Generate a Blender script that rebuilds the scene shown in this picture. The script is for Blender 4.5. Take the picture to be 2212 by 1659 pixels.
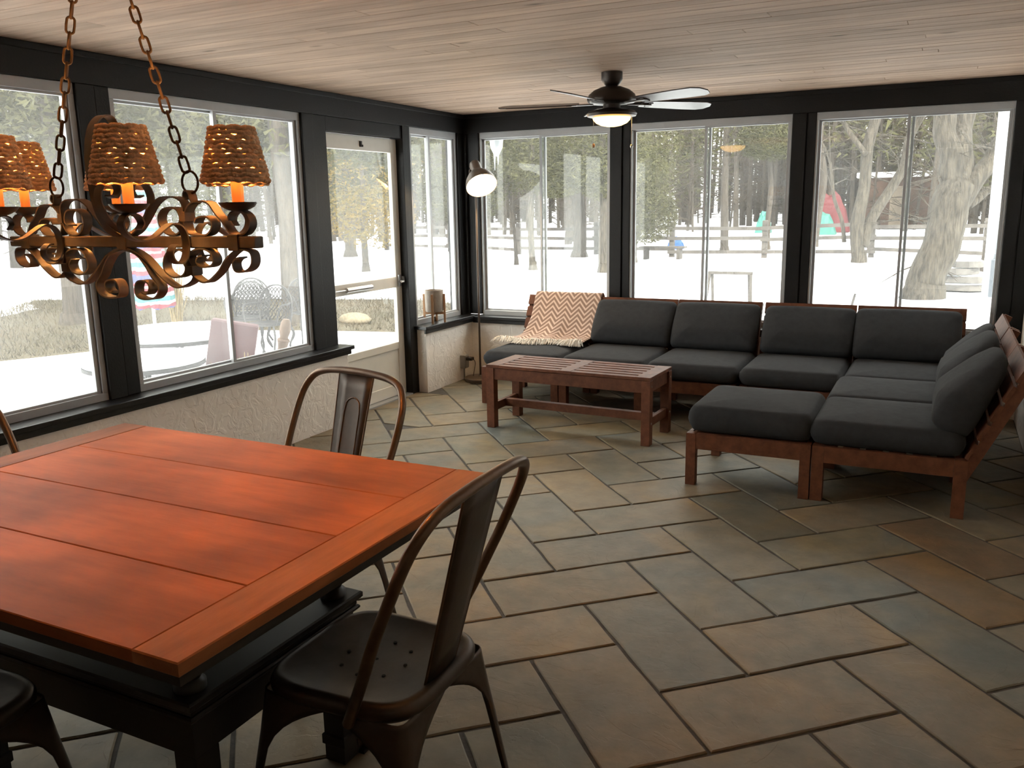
import bpy, bmesh, math, random
from mathutils import Vector, Matrix
R = math.radians
rnd = random.Random(7)
for o in list(bpy.data.objects): bpy.data.objects.remove(o)
S = bpy.context.scene
COL = S.collection

# ------------------------------------------------------------------ camera
W, H = 4.206, 2.207          # room width, ceiling height (room corner at the origin)
cam = bpy.data.cameras.new('camera'); camo = bpy.data.objects.new('camera', cam); COL.objects.link(camo)
cam.sensor_fit = 'HORIZONTAL'; cam.sensor_width = 36.0; cam.lens = 1845.77 / 2212 * 36.0
cam.clip_start = 0.05; cam.clip_end = 400
rx = Vector((0.89507362, 0.4455759, -0.0174734)); ux = Vector((-0.07619141, 0.1914274, 0.97854505)); fx = Vector((-0.43936098, 0.87453854, -0.20529067))
m = Matrix((rx, ux, -fx)).transposed().to_4x4(); m.translation = (3.69418, -6.52547, 1.46408)
camo.matrix_world = m
S.camera = camo
S.cycles.max_bounces = 7; S.cycles.diffuse_bounces = 4; S.cycles.glossy_bounces = 3; S.cycles.transparent_max_bounces = 10; S.cycles.use_adaptive_sampling = True; S.cycles.adaptive_threshold = .04

# ------------------------------------------------------------------ sky, sun, exposure
wd = bpy.data.worlds.new('sky'); S.world = wd; wd.use_nodes = True
bg = wd.node_tree.nodes['Background']; bg.inputs[0].default_value = (0.985, 0.965, 0.915, 1); bg.inputs[1].default_value = 1.0
sl = bpy.data.lights.new('sun', 'SUN'); so = bpy.data.objects.new('sun', sl); COL.objects.link(so)
sl.energy = 1.0; sl.angle = R(3); sl.color = (1.0, 0.9, 0.74)
so.rotation_euler = Vector((-0.50, 0.66, -0.62)).to_track_quat('-Z', 'Y').to_euler()
S.view_settings.view_transform = 'Standard'; S.view_settings.look = 'None'
S.view_settings.exposure = 2.9; S.view_settings.gamma = 1.0; S.view_settings.use_curve_mapping = False

# ------------------------------------------------------------------ materials
MATS = {}
def nd(t, typ, **kw):
    n = t.nodes.new(typ)
    for k, v in kw.items(): setattr(n, k, v)
    return n
def mat(name, col, rough=.6, metal=0., var=.0, scale=8., stretch=(1, 1, 1), bump=0., bscale=60., spec=.5, col2=None, detail=6., coords='Object', objcol=False, objvar=0., bstretch=None, coat=0., bdist=.01, blotch=0., blscale=1.2, knots=0.):
    if name in MATS: return MATS[name]
    m = bpy.data.materials.new(name); m.use_nodes = True; t = m.node_tree; b = t.nodes['Principled BSDF']; L = t.links
    b.inputs['Roughness'].default_value = rough; b.inputs['Metallic'].default_value = metal
    b.inputs['Specular IOR Level'].default_value = spec; b.inputs['Coat Weight'].default_value = coat
    c = (*col, 1)
    tc = nd(t, 'ShaderNodeTexCoord')
    src = None
    if objcol:
        oi = nd(t, 'ShaderNodeObjectInfo'); src = oi.outputs['Color']
    if var > 0 or col2:
        mp = nd(t, 'ShaderNodeMapping'); mp.inputs['Scale'].default_value = stretch; L.new(tc.outputs[coords], mp.inputs[0])
        if objvar > 0 or objcol:
            oi2 = nd(t, 'ShaderNodeObjectInfo'); vm = nd(t, 'ShaderNodeVectorMath', operation='SCALE'); cb = nd(t, 'ShaderNodeCombineXYZ')
            for k in range(3): L.new(oi2.outputs['Random'], cb.inputs[k])
            vm.inputs['Scale'].default_value = 37.; L.new(cb.outputs[0], vm.inputs[0]); L.new(vm.outputs[0], mp.inputs['Location'])
        nz = nd(t, 'ShaderNodeTexNoise'); nz.inputs['Scale'].default_value = scale; nz.inputs['Detail'].default_value = detail; nz.inputs['Roughness'].default_value = .62
        L.new(mp.outputs[0], nz.inputs[0])
        rp = nd(t, 'ShaderNodeValToRGB'); rp.color_ramp.elements[0].position = .32; rp.color_ramp.elements[1].position = .68
        if col2: a, bb = (*col, 1), (*col2, 1)
        else: a, bb = tuple(x * (1 - var) for x in col) + (1,), tuple(min(1, x * (1 + var)) for x in col) + (1,)
        if objcol: a, bb = (1 - var,) * 3 + (1,), (1 + var,) * 3 + (1,)
        rp.color_ramp.elements[0].color = a; rp.color_ramp.elements[1].color = bb
        L.new(nz.outputs[0], rp.inputs[0]); o = rp.outputs[0]
        if objcol:
            mx = nd(t, 'ShaderNodeMixRGB', blend_type='MULTIPLY'); mx.inputs[0].default_value = 1; L.new(src, mx.inputs[1]); L.new(o, mx.inputs[2]); o = mx.outputs[0]
        src = o
    if objvar > 0:
        oi = nd(t, 'ShaderNodeObjectInfo'); mr = nd(t, 'ShaderNodeMapRange'); mr.inputs[3].default_value = 1 - objvar; mr.inputs[4].default_value = 1 + objvar
        L.new(oi.outputs['Random'], mr.inputs[0]); mx = nd(t, 'ShaderNodeMixRGB', blend_type='MULTIPLY'); mx.inputs[0].default_value = 1
        if src: L.new(src, mx.inputs[1])
        else: mx.inputs[1].default_value = c
        L.new(mr.outputs[0], mx.inputs[2]); src = mx.outputs[0]
    def rnd_off(mp_):
        oi_ = nd(t, 'ShaderNodeObjectInfo'); cb_ = nd(t, 'ShaderNodeCombineXYZ'); vm_ = nd(t, 'ShaderNodeVectorMath', operation='SCALE'); vm_.inputs['Scale'].default_value = 53.
        for k_ in range(3): L.new(oi_.outputs['Random'], cb_.inputs[k_])
        L.new(cb_.outputs[0], vm_.inputs[0]); L.new(vm_.outputs[0], mp_.inputs['Location'])
    if blotch > 0 and src:
        mq = nd(t, 'ShaderNodeMapping'); L.new(tc.outputs[coords], mq.inputs[0]); rnd_off(mq)
        nq = nd(t, 'ShaderNodeTexNoise'); nq.inputs['Scale'].default_value = blscale; nq.inputs['Detail'].default_value = 3; L.new(mq.outputs[0], nq.inputs[0])
        mr2 = nd(t, 'ShaderNodeMapRange'); mr2.inputs[1].default_value = .33; mr2.inputs[2].default_value = .67; mr2.inputs[3].default_value = 1 - blotch; mr2.inputs[4].default_value = 1 + blotch * .6; L.new(nq.outputs[0], mr2.inputs[0])
        mx2 = nd(t, 'ShaderNodeMixRGB', blend_type='MULTIPLY'); mx2.inputs[0].default_value = 1; L.new(src, mx2.inputs[1]); L.new(mr2.outputs[0], mx2.inputs[2]); src = mx2.outputs[0]
    if knots > 0 and src:
        mk = nd(t, 'ShaderNodeMapping'); mk.inputs['Scale'].default_value = (.55, 1.6, 1); L.new(tc.outputs[coords], mk.inputs[0]); rnd_off(mk)
        vk = nd(t, 'ShaderNodeTexVoronoi'); vk.inputs['Scale'].default_value = knots; L.new(mk.outputs[0], vk.inputs[0])
        mr3 = nd(t, 'ShaderNodeMapRange'); mr3.inputs[1].default_value = .03; mr3.inputs[2].default_value = .10; mr3.inputs[3].default_value = .45; mr3.inputs[4].default_value = 1.0; L.new(vk.outputs['Distance'], mr3.inputs[0])
        mx3 = nd(t, 'ShaderNodeMixRGB', blend_type='MULTIPLY'); mx3.inputs[0].default_value = 1; L.new(src, mx3.inputs[1]); L.new(mr3.outputs[0], mx3.inputs[2]); src = mx3.outputs[0]
    if src: L.new(src, b.inputs['Base Color'])
    else: b.inputs['Base Color'].default_value = c
    if bump > 0:
        nb = nd(t, 'ShaderNodeTexNoise'); nb.inputs['Scale'].default_value = bscale; nb.inputs['Detail'].default_value = 5
        if bstretch:
            mp2 = nd(t, 'ShaderNodeMapping'); mp2.inputs['Scale'].default_value = bstretch; L.new(tc.outputs[coords], mp2.inputs[0]); L.new(mp2.outputs[0], nb.inputs[0])
        else: L.new(tc.outputs[coords], nb.inputs[0])
        bm_ = nd(t, 'ShaderNodeBump'); bm_.inputs['Strength'].default_value = bump; bm_.inputs['Distance'].default_value = bdist
        L.new(nb.outputs[0], bm_.inputs['Height']); L.new(bm_.outputs[0], b.inputs['Normal'])
    MATS[name] = m
    return m
def emis(name, col, strength):
    m = bpy.data.materials.new(name); m.use_nodes = True; t = m.node_tree; t.nodes.clear()
    e = nd(t, 'ShaderNodeEmission'); e.inputs[0].default_value = (*col, 1); e.inputs[1].default_value = strength
    o = nd(t, 'ShaderNodeOutputMaterial'); t.links.new(e.outputs[0], o.inputs[0]); MATS[name] = m; return m
def glass(name, glare_veil, tint=(.96, .98, .97)):
    m = bpy.data.materials.new(name); m.use_nodes = True; t = m.node_tree; t.nodes.clear(); L = t.links
    tr = nd(t, 'ShaderNodeBsdfTransparent'); tr.inputs[0].default_value = (*tint, 1)
    gl = nd(t, 'ShaderNodeBsdfGlossy'); gl.inputs['Roughness'].default_value = .01
    lw = nd(t, 'ShaderNodeLayerWeight'); lw.inputs[0].default_value = .5
    pw = nd(t, 'ShaderNodeMath', operation='POWER'); pw.inputs[1].default_value = 5; L.new(lw.outputs['Facing'], pw.inputs[0])
    fr = nd(t, 'ShaderNodeMath', operation='MULTIPLY_ADD'); fr.inputs[1].default_value = .94; fr.inputs[2].default_value = .035; L.new(pw.outputs[0], fr.inputs[0])
    mx = nd(t, 'ShaderNodeMixShader'); L.new(fr.outputs[0], mx.inputs[0]); L.new(tr.outputs[0], mx.inputs[1]); L.new(gl.outputs[0], mx.inputs[2])
    tl = nd(t, 'ShaderNodeBsdfTranslucent'); tl.inputs[0].default_value = (.9, .92, .93, 1)  # white translucent mix imitates glare on the panes, along with slight dirt haze
    m2 = nd(t, 'ShaderNodeMixShader'); m2.inputs[0].default_value = glare_veil
    tc = nd(t, 'ShaderNodeTexCoord'); nz = nd(t, 'ShaderNodeTexNoise'); nz.inputs['Scale'].default_value = 2.2; nz.inputs['Detail'].default_value = 4; L.new(tc.outputs['Object'], nz.inputs[0])
    mr = nd(t, 'ShaderNodeMapRange'); mr.inputs[1].default_value = .3; mr.inputs[2].default_value = .7; mr.inputs[3].default_value = glare_veil * .6; mr.inputs[4].default_value = glare_veil * 1.4
    L.new(nz.outputs[0], mr.inputs[0]); L.new(mr.outputs[0], m2.inputs[0])
    L.new(mx.outputs[0], m2.inputs[1]); L.new(tl.outputs[0], m2.inputs[2])
    o = nd(t, 'ShaderNodeOutputMaterial'); L.new(m2.outputs[0], o.inputs[0]); MATS[name] = m; return m

BLACK = mat('black_paint', (.0060, .0062, .0070), .5, spec=.3, var=.25, scale=5, bump=.12, bscale=90)
BLACKSILL = mat('black_sill_paint', (.010, .0105, .012), .30, var=.2, scale=4, bump=.06, bscale=60)
STUCCO = mat('white_stucco', (.86, .82, .77), .85, var=.05, scale=3)
def stucco_nodes():
    t = STUCCO.node_tree; L = t.links; b = t.nodes['Principled BSDF']
    tc = nd(t, 'ShaderNodeTexCoord'); nz = nd(t, 'ShaderNodeTexNoise'); nz.inputs['Scale'].default_value = 11; nz.inputs['Detail'].default_value = 3; nz.inputs['Distortion'].default_value = 1.6
    L.new(tc.outputs['Object'], nz.inputs[0])
    rp = nd(t, 'ShaderNodeValToRGB'); rp.color_ramp.elements[0].position = .44; rp.color_ramp.elements[1].position = .56; L.new(nz.outputs[0], rp.inputs[0])
    bu = nd(t, 'ShaderNodeBump'); bu.inputs['Strength'].default_value = .34; bu.inputs['Distance'].default_value = .006
    L.new(rp.outputs[0], bu.inputs['Height']); L.new(bu.outputs[0], b.inputs['Normal'])
stucco_nodes()
ALU = mat('window_aluminium', (.40, .41, .42), .5, metal=.3, var=.06, scale=6)
DOORW = mat('door_white_enamel', (.74, .72, .66), .4, var=.05, scale=4)
CHROME = mat('brushed_chrome', (.5, .5, .5), .3, metal=.9)
GLASS_L = glass('pane_hazy', .036)
GLASS_B = glass('pane_clear', .02)
GLASS_D = glass('pane_door', .018)
TILE = mat('slate_tile', (.3, .28, .25), .60, var=.16, scale=9, objcol=True, spec=.35)
def slate_nodes():
    t = TILE.node_tree; L = t.links; b = t.nodes['Principled BSDF']; src = b.inputs['Base Color'].links[0].from_socket
    tc = nd(t, 'ShaderNodeTexCoord'); oi = nd(t, 'ShaderNodeObjectInfo'); cb = nd(t, 'ShaderNodeCombineXYZ'); vm = nd(t, 'ShaderNodeVectorMath', operation='SCALE'); vm.inputs['Scale'].default_value = 91.
    for k in range(3): L.new(oi.outputs['Random'], cb.inputs[k])
    L.new(cb.outputs[0], vm.inputs[0]); mp = nd(t, 'ShaderNodeMapping'); L.new(tc.outputs['Object'], mp.inputs[0]); L.new(vm.outputs[0], mp.inputs['Location'])
    n1 = nd(t, 'ShaderNodeTexNoise'); n1.inputs['Scale'].default_value = 2.6; n1.inputs['Detail'].default_value = 4; n1.inputs['Distortion'].default_value = .6; L.new(mp.outputs[0], n1.inputs[0])
    rp = nd(t, 'ShaderNodeValToRGB'); el = rp.color_ramp.elements; el[0].position = .30; el[0].color = (.80, .90, .96, 1); el[1].position = .70; el[1].color = (1.18, 1.02, .74, 1); e = el.new(.5); e.color = (1, .98, .93, 1)
    L.new(n1.outputs[0], rp.inputs[0]); mx = nd(t, 'ShaderNodeMixRGB', blend_type='MULTIPLY'); mx.inputs[0].default_value = 1; L.new(src, mx.inputs[1]); L.new(rp.outputs[0], mx.inputs[2]); L.new(mx.outputs[0], b.inputs['Base Color'])
    n2 = nd(t, 'ShaderNodeTexNoise'); n2.inputs['Scale'].default_value = 3.4; n2.inputs['Detail'].default_value = 9; n2.inputs['Roughness'].default_value = .55; n2.inputs['Distortion'].default_value = .9; L.new(mp.outputs[0], n2.inputs[0])
    r2 = nd(t, 'ShaderNodeValToRGB'); e2_ = r2.color_ramp.elements; e2_[0].position = .36; e2_[0].color = (0, 0, 0, 1); e2_[1].position = .70; e2_[1].color = (1, 1, 1, 1)
    for p_, c_ in ((.375, .25), (.46, .30), (.468, .52), (.57, .58), (.578, .82)): q = e2_.new(p_); q.color = (c_, c_, c_, 1)
    L.new(n2.outputs[0], r2.inputs[0])
    n3 = nd(t, 'ShaderNodeTexNoise'); n3.inputs['Scale'].default_value = 45; n3.inputs['Detail'].default_value = 4; L.new(mp.outputs[0], n3.inputs[0])
    ad = nd(t, 'ShaderNodeMath', operation='MULTIPLY_ADD'); ad.inputs[1].default_value = .35; L.new(n3.outputs[0], ad.inputs[0]); L.new(r2.outputs[0], ad.inputs[2])
    bu = nd(t, 'ShaderNodeBump'); bu.inputs['Strength'].default_value = .75; bu.inputs['Distance'].default_value = .0035; L.new(ad.outputs[0], bu.inputs['Height']); L.new(bu.outputs[0], b.inputs['Normal'])
slate_nodes()
GROUT = mat('grout', (.075, .068, .06), .9, var=.2, scale=20, bump=.3, bscale=90)
CEIL = mat('ceiling_pine', (.45, .325, .245), .7, spec=.12, var=.17, scale=3.2, stretch=(.7, 9, 9), objvar=.09, bump=.1, bscale=10, bstretch=(1, 14, 14), blotch=.12, blscale=1.0, knots=3.2)
CEILB = mat('ceiling_backing', (.10, .075, .06), .9)
TTOP = mat('table_stain', (.44, .140, .046), .5, var=.20, scale=2.6, stretch=(1, 5.5, 5), objvar=.10, bump=.05, bscale=12, bstretch=(1, 16, 16), spec=.12, blotch=.34, blscale=2.2, knots=1.3)
TTOP2 = mat('table_stain_end', (.36, .14, .058), .5, var=.28, scale=2.6, stretch=(6, .9, 5), objvar=.06, bump=.05, bscale=12, bstretch=(16, 1, 16), spec=.12, blotch=.2)
TBLACK = mat('table_black_paint', (.012, .012, .013), .45, var=.25, scale=7)
TEAK = mat('red_brown_teak', (.128, .047, .024), .58, spec=.25, var=.3, scale=4, stretch=(5, 5, 5), objvar=.15, bump=.06, bscale=30)
FABRIC = mat('charcoal_fabric', (.037, .0385, .042), .95, var=.12, scale=24, bump=.35, bscale=420, spec=.2, bdist=.002)
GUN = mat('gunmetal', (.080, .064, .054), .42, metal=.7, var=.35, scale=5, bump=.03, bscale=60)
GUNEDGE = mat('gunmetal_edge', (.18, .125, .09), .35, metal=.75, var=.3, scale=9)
HOLE = mat('perforation_dark', (.004, .004, .004), .9)
IRON = mat('wrought_iron', (.088, .082, .079), .5, metal=.15, var=.3, scale=14, bump=.08, bscale=80)
CHAINM = mat('chain_iron', (.045, .03, .022), .65, metal=.2, spec=.2, var=.3, scale=30)
CANDLE = mat('candle_sleeve', (.30, .15, .085), .6)
ROPE = mat('seagrass_rope', (.74, .52, .33), .85, var=.35, scale=40, bump=.7, bscale=120, spec=.15)
FANM = mat('fan_bronze', (.035, .025, .02), .42, metal=.5, var=.2, scale=8)
BLADE = mat('fan_blade', (.045, .032, .026), .30, var=.2, scale=4, stretch=(1, 8, 1))
LAMPM = mat('lamp_taupe', (.115, .085, .065), .42, metal=.2)
LAMPI = mat('lamp_white_inner', (.8, .75, .66), .5)
CONC = mat('concrete_pot', (.36, .32, .28), .85, var=.12, scale=14, bump=.25, bscale=60)
PINEW = mat('pot_stand_wood', (.42, .24, .13), .55, var=.2, scale=9, stretch=(6, 6, 1))
PLUG = mat('outlet_grey', (.30, .29, .27), .5)
CORD = mat('brown_cord', (.03, .022, .018), .6)
SNOW = mat('snow', (.86, .88, .92), .8, var=.03, scale=1.5, bump=.35, bscale=3.0, bdist=.05)
BARK = mat('bark', (.056, .047, .038), .95, var=.4, scale=5, stretch=(4, 4, .6), bump=.8, bscale=11, bstretch=(3, 3, .35), bdist=.06)
BARKG = mat('bark_grey', (.052, .045, .035), .95, var=.7, scale=5, stretch=(4, 4, .7), bump=.9, bscale=10, bstretch=(3, 3, .3), bdist=.08)
CEDAR = mat('cedar_foliage', (.052, .051, .019), .9, var=.4, scale=1.2)
CEDAR_SUN_TINT = mat('cedar_sun_tinted', (.15, .098, .022), .9, col2=(.062, .056, .018), scale=1.0)  # yellow tone stands in for sunlight on the foliage
TWIG = mat('twig_brown', (.056, .042, .031), .95, col2=(.042, .039, .026), scale=.12)
FENCE = mat('weathered_rail', (.075, .068, .062), .9, var=.3, scale=6)
STRAW = mat('straw', (.22, .165, .075), .9, var=.3, scale=20)
GRASS = mat('dry_grass', (.085, .068, .042), .95, col2=(.062, .055, .034), scale=2.0)
SIDING = mat('white_siding', (.80, .82, .84), .6, var=.03, scale=2)

# ------------------------------------------------------------------ mesh helpers
class MB:
    def __init__(s): s.v = []; s.f = []; s.uv = None
    def add(s, vs, fs):
        n = len(s.v); s.v += [tuple(v) for v in vs]; s.f += [tuple(i + n for i in f) for f in fs]; return s
    def box(s, x0, x1, y0, y1, z0, z1, bev=0.0):
        if x0 > x1: x0, x1 = x1, x0
        if y0 > y1: y0, y1 = y1, y0
        if z0 > z1: z0, z1 = z1, z0
        if bev <= 0:
            v = [(x, y, z) for z in (z0, z1) for y in (y0, y1) for x in (x0, x1)]
            return s.add(v, [(0, 2, 3, 1), (4, 5, 7, 6), (0, 1, 5, 4), (1, 3, 7, 5), (3, 2, 6, 7), (2, 0, 4, 6)])
        b = bev; v = []
        for z, i in ((z0, b), (z0 + b, 0), (z1 - b, 0), (z1, b)):
            v += [(x0 + i, y0 + i, z), (x1 - i, y0 + i, z), (x1 - i, y1 - i, z), (x0 + i, y1 - i, z)]
        f = [(3, 2, 1, 0), (12, 13, 14, 15)]
        for k in range(3):
            for j in range(4): f.append((k * 4 + j, k * 4 + (j + 1) % 4, k * 4 + 4 + (j + 1) % 4, k * 4 + 4 + j))
        return s.add(v, f)
    def beam(s, a, b, w, h, up=(0, 0, 1)):
        a, b = Vector(a), Vector(b); d = (b - a).normalized(); u = Vector(up)
        sd = d.cross(u)
        if sd.length < 1e-4: sd = d.cross(Vector((1, 0, 0)))
        sd.normalize(); u = sd.cross(d).normalized(); v = []
        for p in (a, b):
            for i, j in ((-1, -1), (1, -1), (1, 1), (-1, 1)): v.append(p + sd * (i * w / 2) + u * (j * h / 2))
        return s.add(v, [(3, 2, 1, 0), (4, 5, 6, 7), (0, 1, 5, 4), (1, 2, 6, 5), (2, 3, 7, 6), (3, 0, 4, 7)])
    def tube(s, pts, r, n=8, closed=False, cap=True):
        P = [Vector(p) for p in pts]; N = len(P); rs = r if isinstance(r, (list, tuple)) else [r] * N
        T = []
        for i in range(N):
            a = P[(i - 1) % N] if closed or i > 0 else P[i]; b = P[(i + 1) % N] if closed or i < N - 1 else P[i]
            d = (b - a); T.append(d.normalized() if d.length > 1e-9 else Vector((0, 0, 1)))
        ref = Vector((0, 0, 1)) if abs(T[0].z) < .9 else Vector((1, 0, 0))
        u = T[0].cross(ref).normalized(); vs = []
        for i in range(N):
            u = (u - T[i] * u.dot(T[i]))
            u = u.normalized() if u.length > 1e-6 else T[i].orthogonal().normalized()
            w = T[i].cross(u)
            for k in range(n):
                a = 2 * math.pi * k / n; vs.append(P[i] + (u * math.cos(a) + w * math.sin(a)) * rs[i])
        fs = []
        for i in range(N if closed else N - 1):
            j = (i + 1) % N
            for k in range(n): fs.append((i * n + k, i * n + (k + 1) % n, j * n + (k + 1) % n, j * n + k))
        if cap and not closed: fs += [tuple(range(n - 1, -1, -1)), tuple((N - 1) * n + k for k in range(n))]
        return s.add(vs, fs)
    def lathe(s, prof, c=(0, 0, 0), n=24, axis=None, cap=True):
        vs = []; fs = []; c = Vector(c)
        q = Vector((0, 0, 1)).rotation_difference(Vector(axis).normalized()) if axis else None
        for r, z in prof:
            for k in range(n):
                a = 2 * math.pi * k / n; p = Vector((r * math.cos(a), r * math.sin(a), z))
                if q: p = q @ p
                vs.append(c + p)
        m = len(prof)
        for i in range(m - 1):
            for k in range(n): fs.append((i * n + k, i * n + (k + 1) % n, (i + 1) * n + (k + 1) % n, (i + 1) * n + k))
        if cap and prof[0][0] > 1e-6: fs.append(tuple(range(n - 1, -1, -1)))
        if cap and prof[-1][0] > 1e-6: fs.append(tuple((m - 1) * n + k for k in range(n)))
        return s.add(vs, fs)
    def ribbon(s, pts, wdir, w, th):
        P = [Vector(p) for p in pts]; wd_ = Vector(wdir).normalized(); vs = []; N = len(P)
        for i in range(N):
            t = (P[min(i + 1, N - 1)] - P[max(i - 1, 0)]).normalized(); nn = t.cross(wd_)
            nn = nn.normalized() if nn.length > 1e-6 else Vector((0, 0, 1))
            for a, b in ((-1, -1), (1, -1), (1, 1), (-1, 1)): vs.append(P[i] + wd_ * (a * w / 2) + nn * (b * th / 2))
        fs = [(3, 2, 1, 0), tuple(4 * (N - 1) + k for k in range(4))]
        for i in range(N - 1):
            for k in range(4): fs.append((4 * i + k, 4 * i + (k + 1) % 4, 4 * i + 4 + (k + 1) % 4, 4 * i + 4 + k))
        return s.add(vs, fs)
    def build(s, name, m, parent=None, smooth=False, loc=None, bevel=0., sub=0):
        me = bpy.data.meshes.new(name); me.from_pydata(s.v, [], s.f); me.update()
        me.materials.append(m)
        bm_ = bmesh.new(); bm_.from_mesh(me)
        bmesh.ops.recalc_face_normals(bm_, faces=bm_.faces); bm_.to_mesh(me); bm_.free()
        if smooth:
            me.shade_smooth()
            if smooth != True: me.set_sharp_from_angle(angle=R(smooth))
        o = bpy.data.objects.new(name, me); COL.objects.link(o)
        if parent: o.parent = parent
        if loc: o.location = loc
        if bevel > 0:
            b = o.modifiers.new('bevel', 'BEVEL'); b.width = bevel; b.segments = 2; b.limit_method = 'ANGLE'
        if sub: o.modifiers.new('sub', 'SUBSURF').levels = sub; o.modifiers['sub'].render_levels = sub
        return o
def empty(name, loc=(0, 0, 0), rz=0, parent=None):
    o = bpy.data.objects.new(name, None); COL.objects.link(o); o.location = loc; o.rotation_euler = (0, 0, rz); o.empty_display_size = .1
    if parent: o.parent = parent
    return o
def tag(o, label=None, cat=None, group=None, kind=None):
    if label: o['label'] = label
    if cat: o['category'] = cat
    if group: o['group'] = group
    if kind: o['kind'] = kind
    return o
def copy_tree(o, parent=None):
    c = o.copy(); COL.objects.link(c)
    if parent: c.parent = parent
    for ch in list(o.children): copy_tree(ch, c)
    return c
def spline(pts, n=8, closed=False):
    P = [Vector(p) for p in pts]; N = len(P); out = []
    for i in range(N if closed else N - 1):
        g = (lambda k: P[k % N]) if closed else (lambda k: P[min(max(k, 0), N - 1)])
        p0, p1, p2, p3 = g(i - 1), g(i), g(i + 1), g(i + 2)
        for k in range(n):
            t = k / n
            out.append(.5 * ((2 * p1) + (p2 - p0) * t + (2 * p0 - 5 * p1 + 4 * p2 - p3) * t * t + (3 * p1 - p0 - 3 * p2 + p3) * t ** 3))
    if not closed: out.append(P[-1])
    return out
def cushion(w, d, h, seam=True, puff=.012, nx=14, ny=14, seed=0, rc=.055):
    """soft box cushion centred on x,y with bottom at z=0"""
    r_ = random.Random(seed); mb = MB(); V = {}; vs = []; fs = []
    def lay(z, inset, pz):
        base = len(vs); N = 10; ring = []
        hw, hd = w / 2 - inset, d / 2 - inset; rr = max(.012, rc - inset * .4)
        for cx, cy, a0 in ((hw - rr, hd - rr, 0), (-hw + rr, hd - rr, 90), (-hw + rr, -hd + rr, 180), (hw - rr, -hd + rr, 270)):
            for k in range(5):
                a = R(a0 + 22.5 * k); ring.append((cx + rr * math.cos(a), cy + rr * math.sin(a)))
        # subdivide straight sides
        out = []
        for i in range(len(ring)):
            p, q = ring[i], ring[(i + 1) % len(ring)]; out.append(p)
            if i % 5 == 4:
                for k in range(1, 5): out.append((p[0] + (q[0] - p[0]) * k / 5, p[1] + (q[1] - p[1]) * k / 5))
        for x, y in out: vs.append((x, y, z + pz + r_.uniform(-.0002, .0002)))
        return base, len(out)
    prof = [(.0, .05), (.012, .018), (h * .3, .003), (h * .5, -.004), (h * .7, .0), (h - .03, .006), (h - .012, .018), (h - .004, .030)] + [(h - .004 + (puff + .004) * (1 - (1 - q) ** 2.2) , .030 + q * (min(w, d) * .47 - .030)) for q in (.08, .18, .3, .45, .62, .8, 1.0)]
    rings = []
    for z, ins in prof: rings.append(lay(z, min(ins, min(w, d) * .45), 0))
    for (a, n), (b, n2) in zip(rings, rings[1:]):
        for k in range(n): fs.append((a + k, a + (k + 1) % n, b + (k + 1) % n, b + k))
    a, n = rings[0]; fs.append(tuple(a + k for k in range(n - 1, -1, -1)))
    a, n = rings[-1]; fs.append(tuple(a + k for k in range(n)))
    return mb.add(vs, fs)

# ================================================================== STRUCTURE
YB = -9.0       # wall behind the camera
# ---- floor: slab of grout plus herringbone slate tiles
fl = MB().box(-.12, W + .1, YB, .12, -.14, -.006).build('floor', GROUT); tag(fl, kind='structure')
A0 = R(43.2); SP = .311; OFF = (-.21696, .44677)
e1 = (math.cos(A0), math.sin(A0)); e2 = (-math.sin(A0), math.cos(A0))
def lat(u, v): return (SP * ((u + OFF[0]) * e1[0] + (v + OFF[1]) * e2[0]), SP * ((u + OFF[0]) * e1[1] + (v + OFF[1]) * e2[1]))
def clip(poly, x0, x1, y0, y1):
    for ax, lim, sg in ((0, x0, 1), (0, x1, -1), (1, y0, 1), (1, y1, -1)):
        out = []
        for i in range(len(poly)):
            p, q = poly[i], poly[(i + 1) % len(poly)]; a = (p[ax] - lim) * sg; b = (q[ax] - lim) * sg
            if a >= 0: out.append(p)
            if a * b < 0:
                t = a / (a - b); out.append((p[0] + (q[0] - p[0]) * t, p[1] + (q[1] - p[1]) * t))
        poly = out
        if len(poly) < 3: return []
    return poly
TAN = [(.215, .190, .155), (.235, .205, .165), (.205, .185, .155), (.225, .19, .145), (.21, .195, .165)]
GREY = [(.192, .184, .160), (.20, .190, .165), (.186, .181, .162)]
RUST = (.205, .152, .108); BLUE = (.168, .174, .160)
FIX = [((3.95, -2.75), RUST), ((4.0, -3.05), (.20, .158, .115)), ((3.95, -3.45), BLUE), ((3.45, -3.15), (.185, .195, .19)), ((3.25, -2.85), (.20, .205, .19)), ((1.35, -1.62), (.165, .185, .19)),
       ((1.05, -1.85), (.215, .205, .17)), ((3.0, -2.35), (.17, .175, .165)), ((2.75, -4.55), (.19, .19, .17)), ((3.0, -2.6), (.16, .16, .14)), ((2.0, -2.55), (.25, .21, .155)), ((1.55, -1.45), (.255, .215, .15))]
def in_poly(p, poly):
    c = False; j = len(poly) - 1
    for i in range(len(poly)):
        if (poly[i][1] > p[1]) != (poly[j][1] > p[1]) and p[0] < (poly[j][0] - poly[i][0]) * (p[1] - poly[i][1]) / (poly[j][1] - poly[i][1]) + poly[i][0]: c = not c
        j = i
    return c
trng = random.Random(21)
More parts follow.
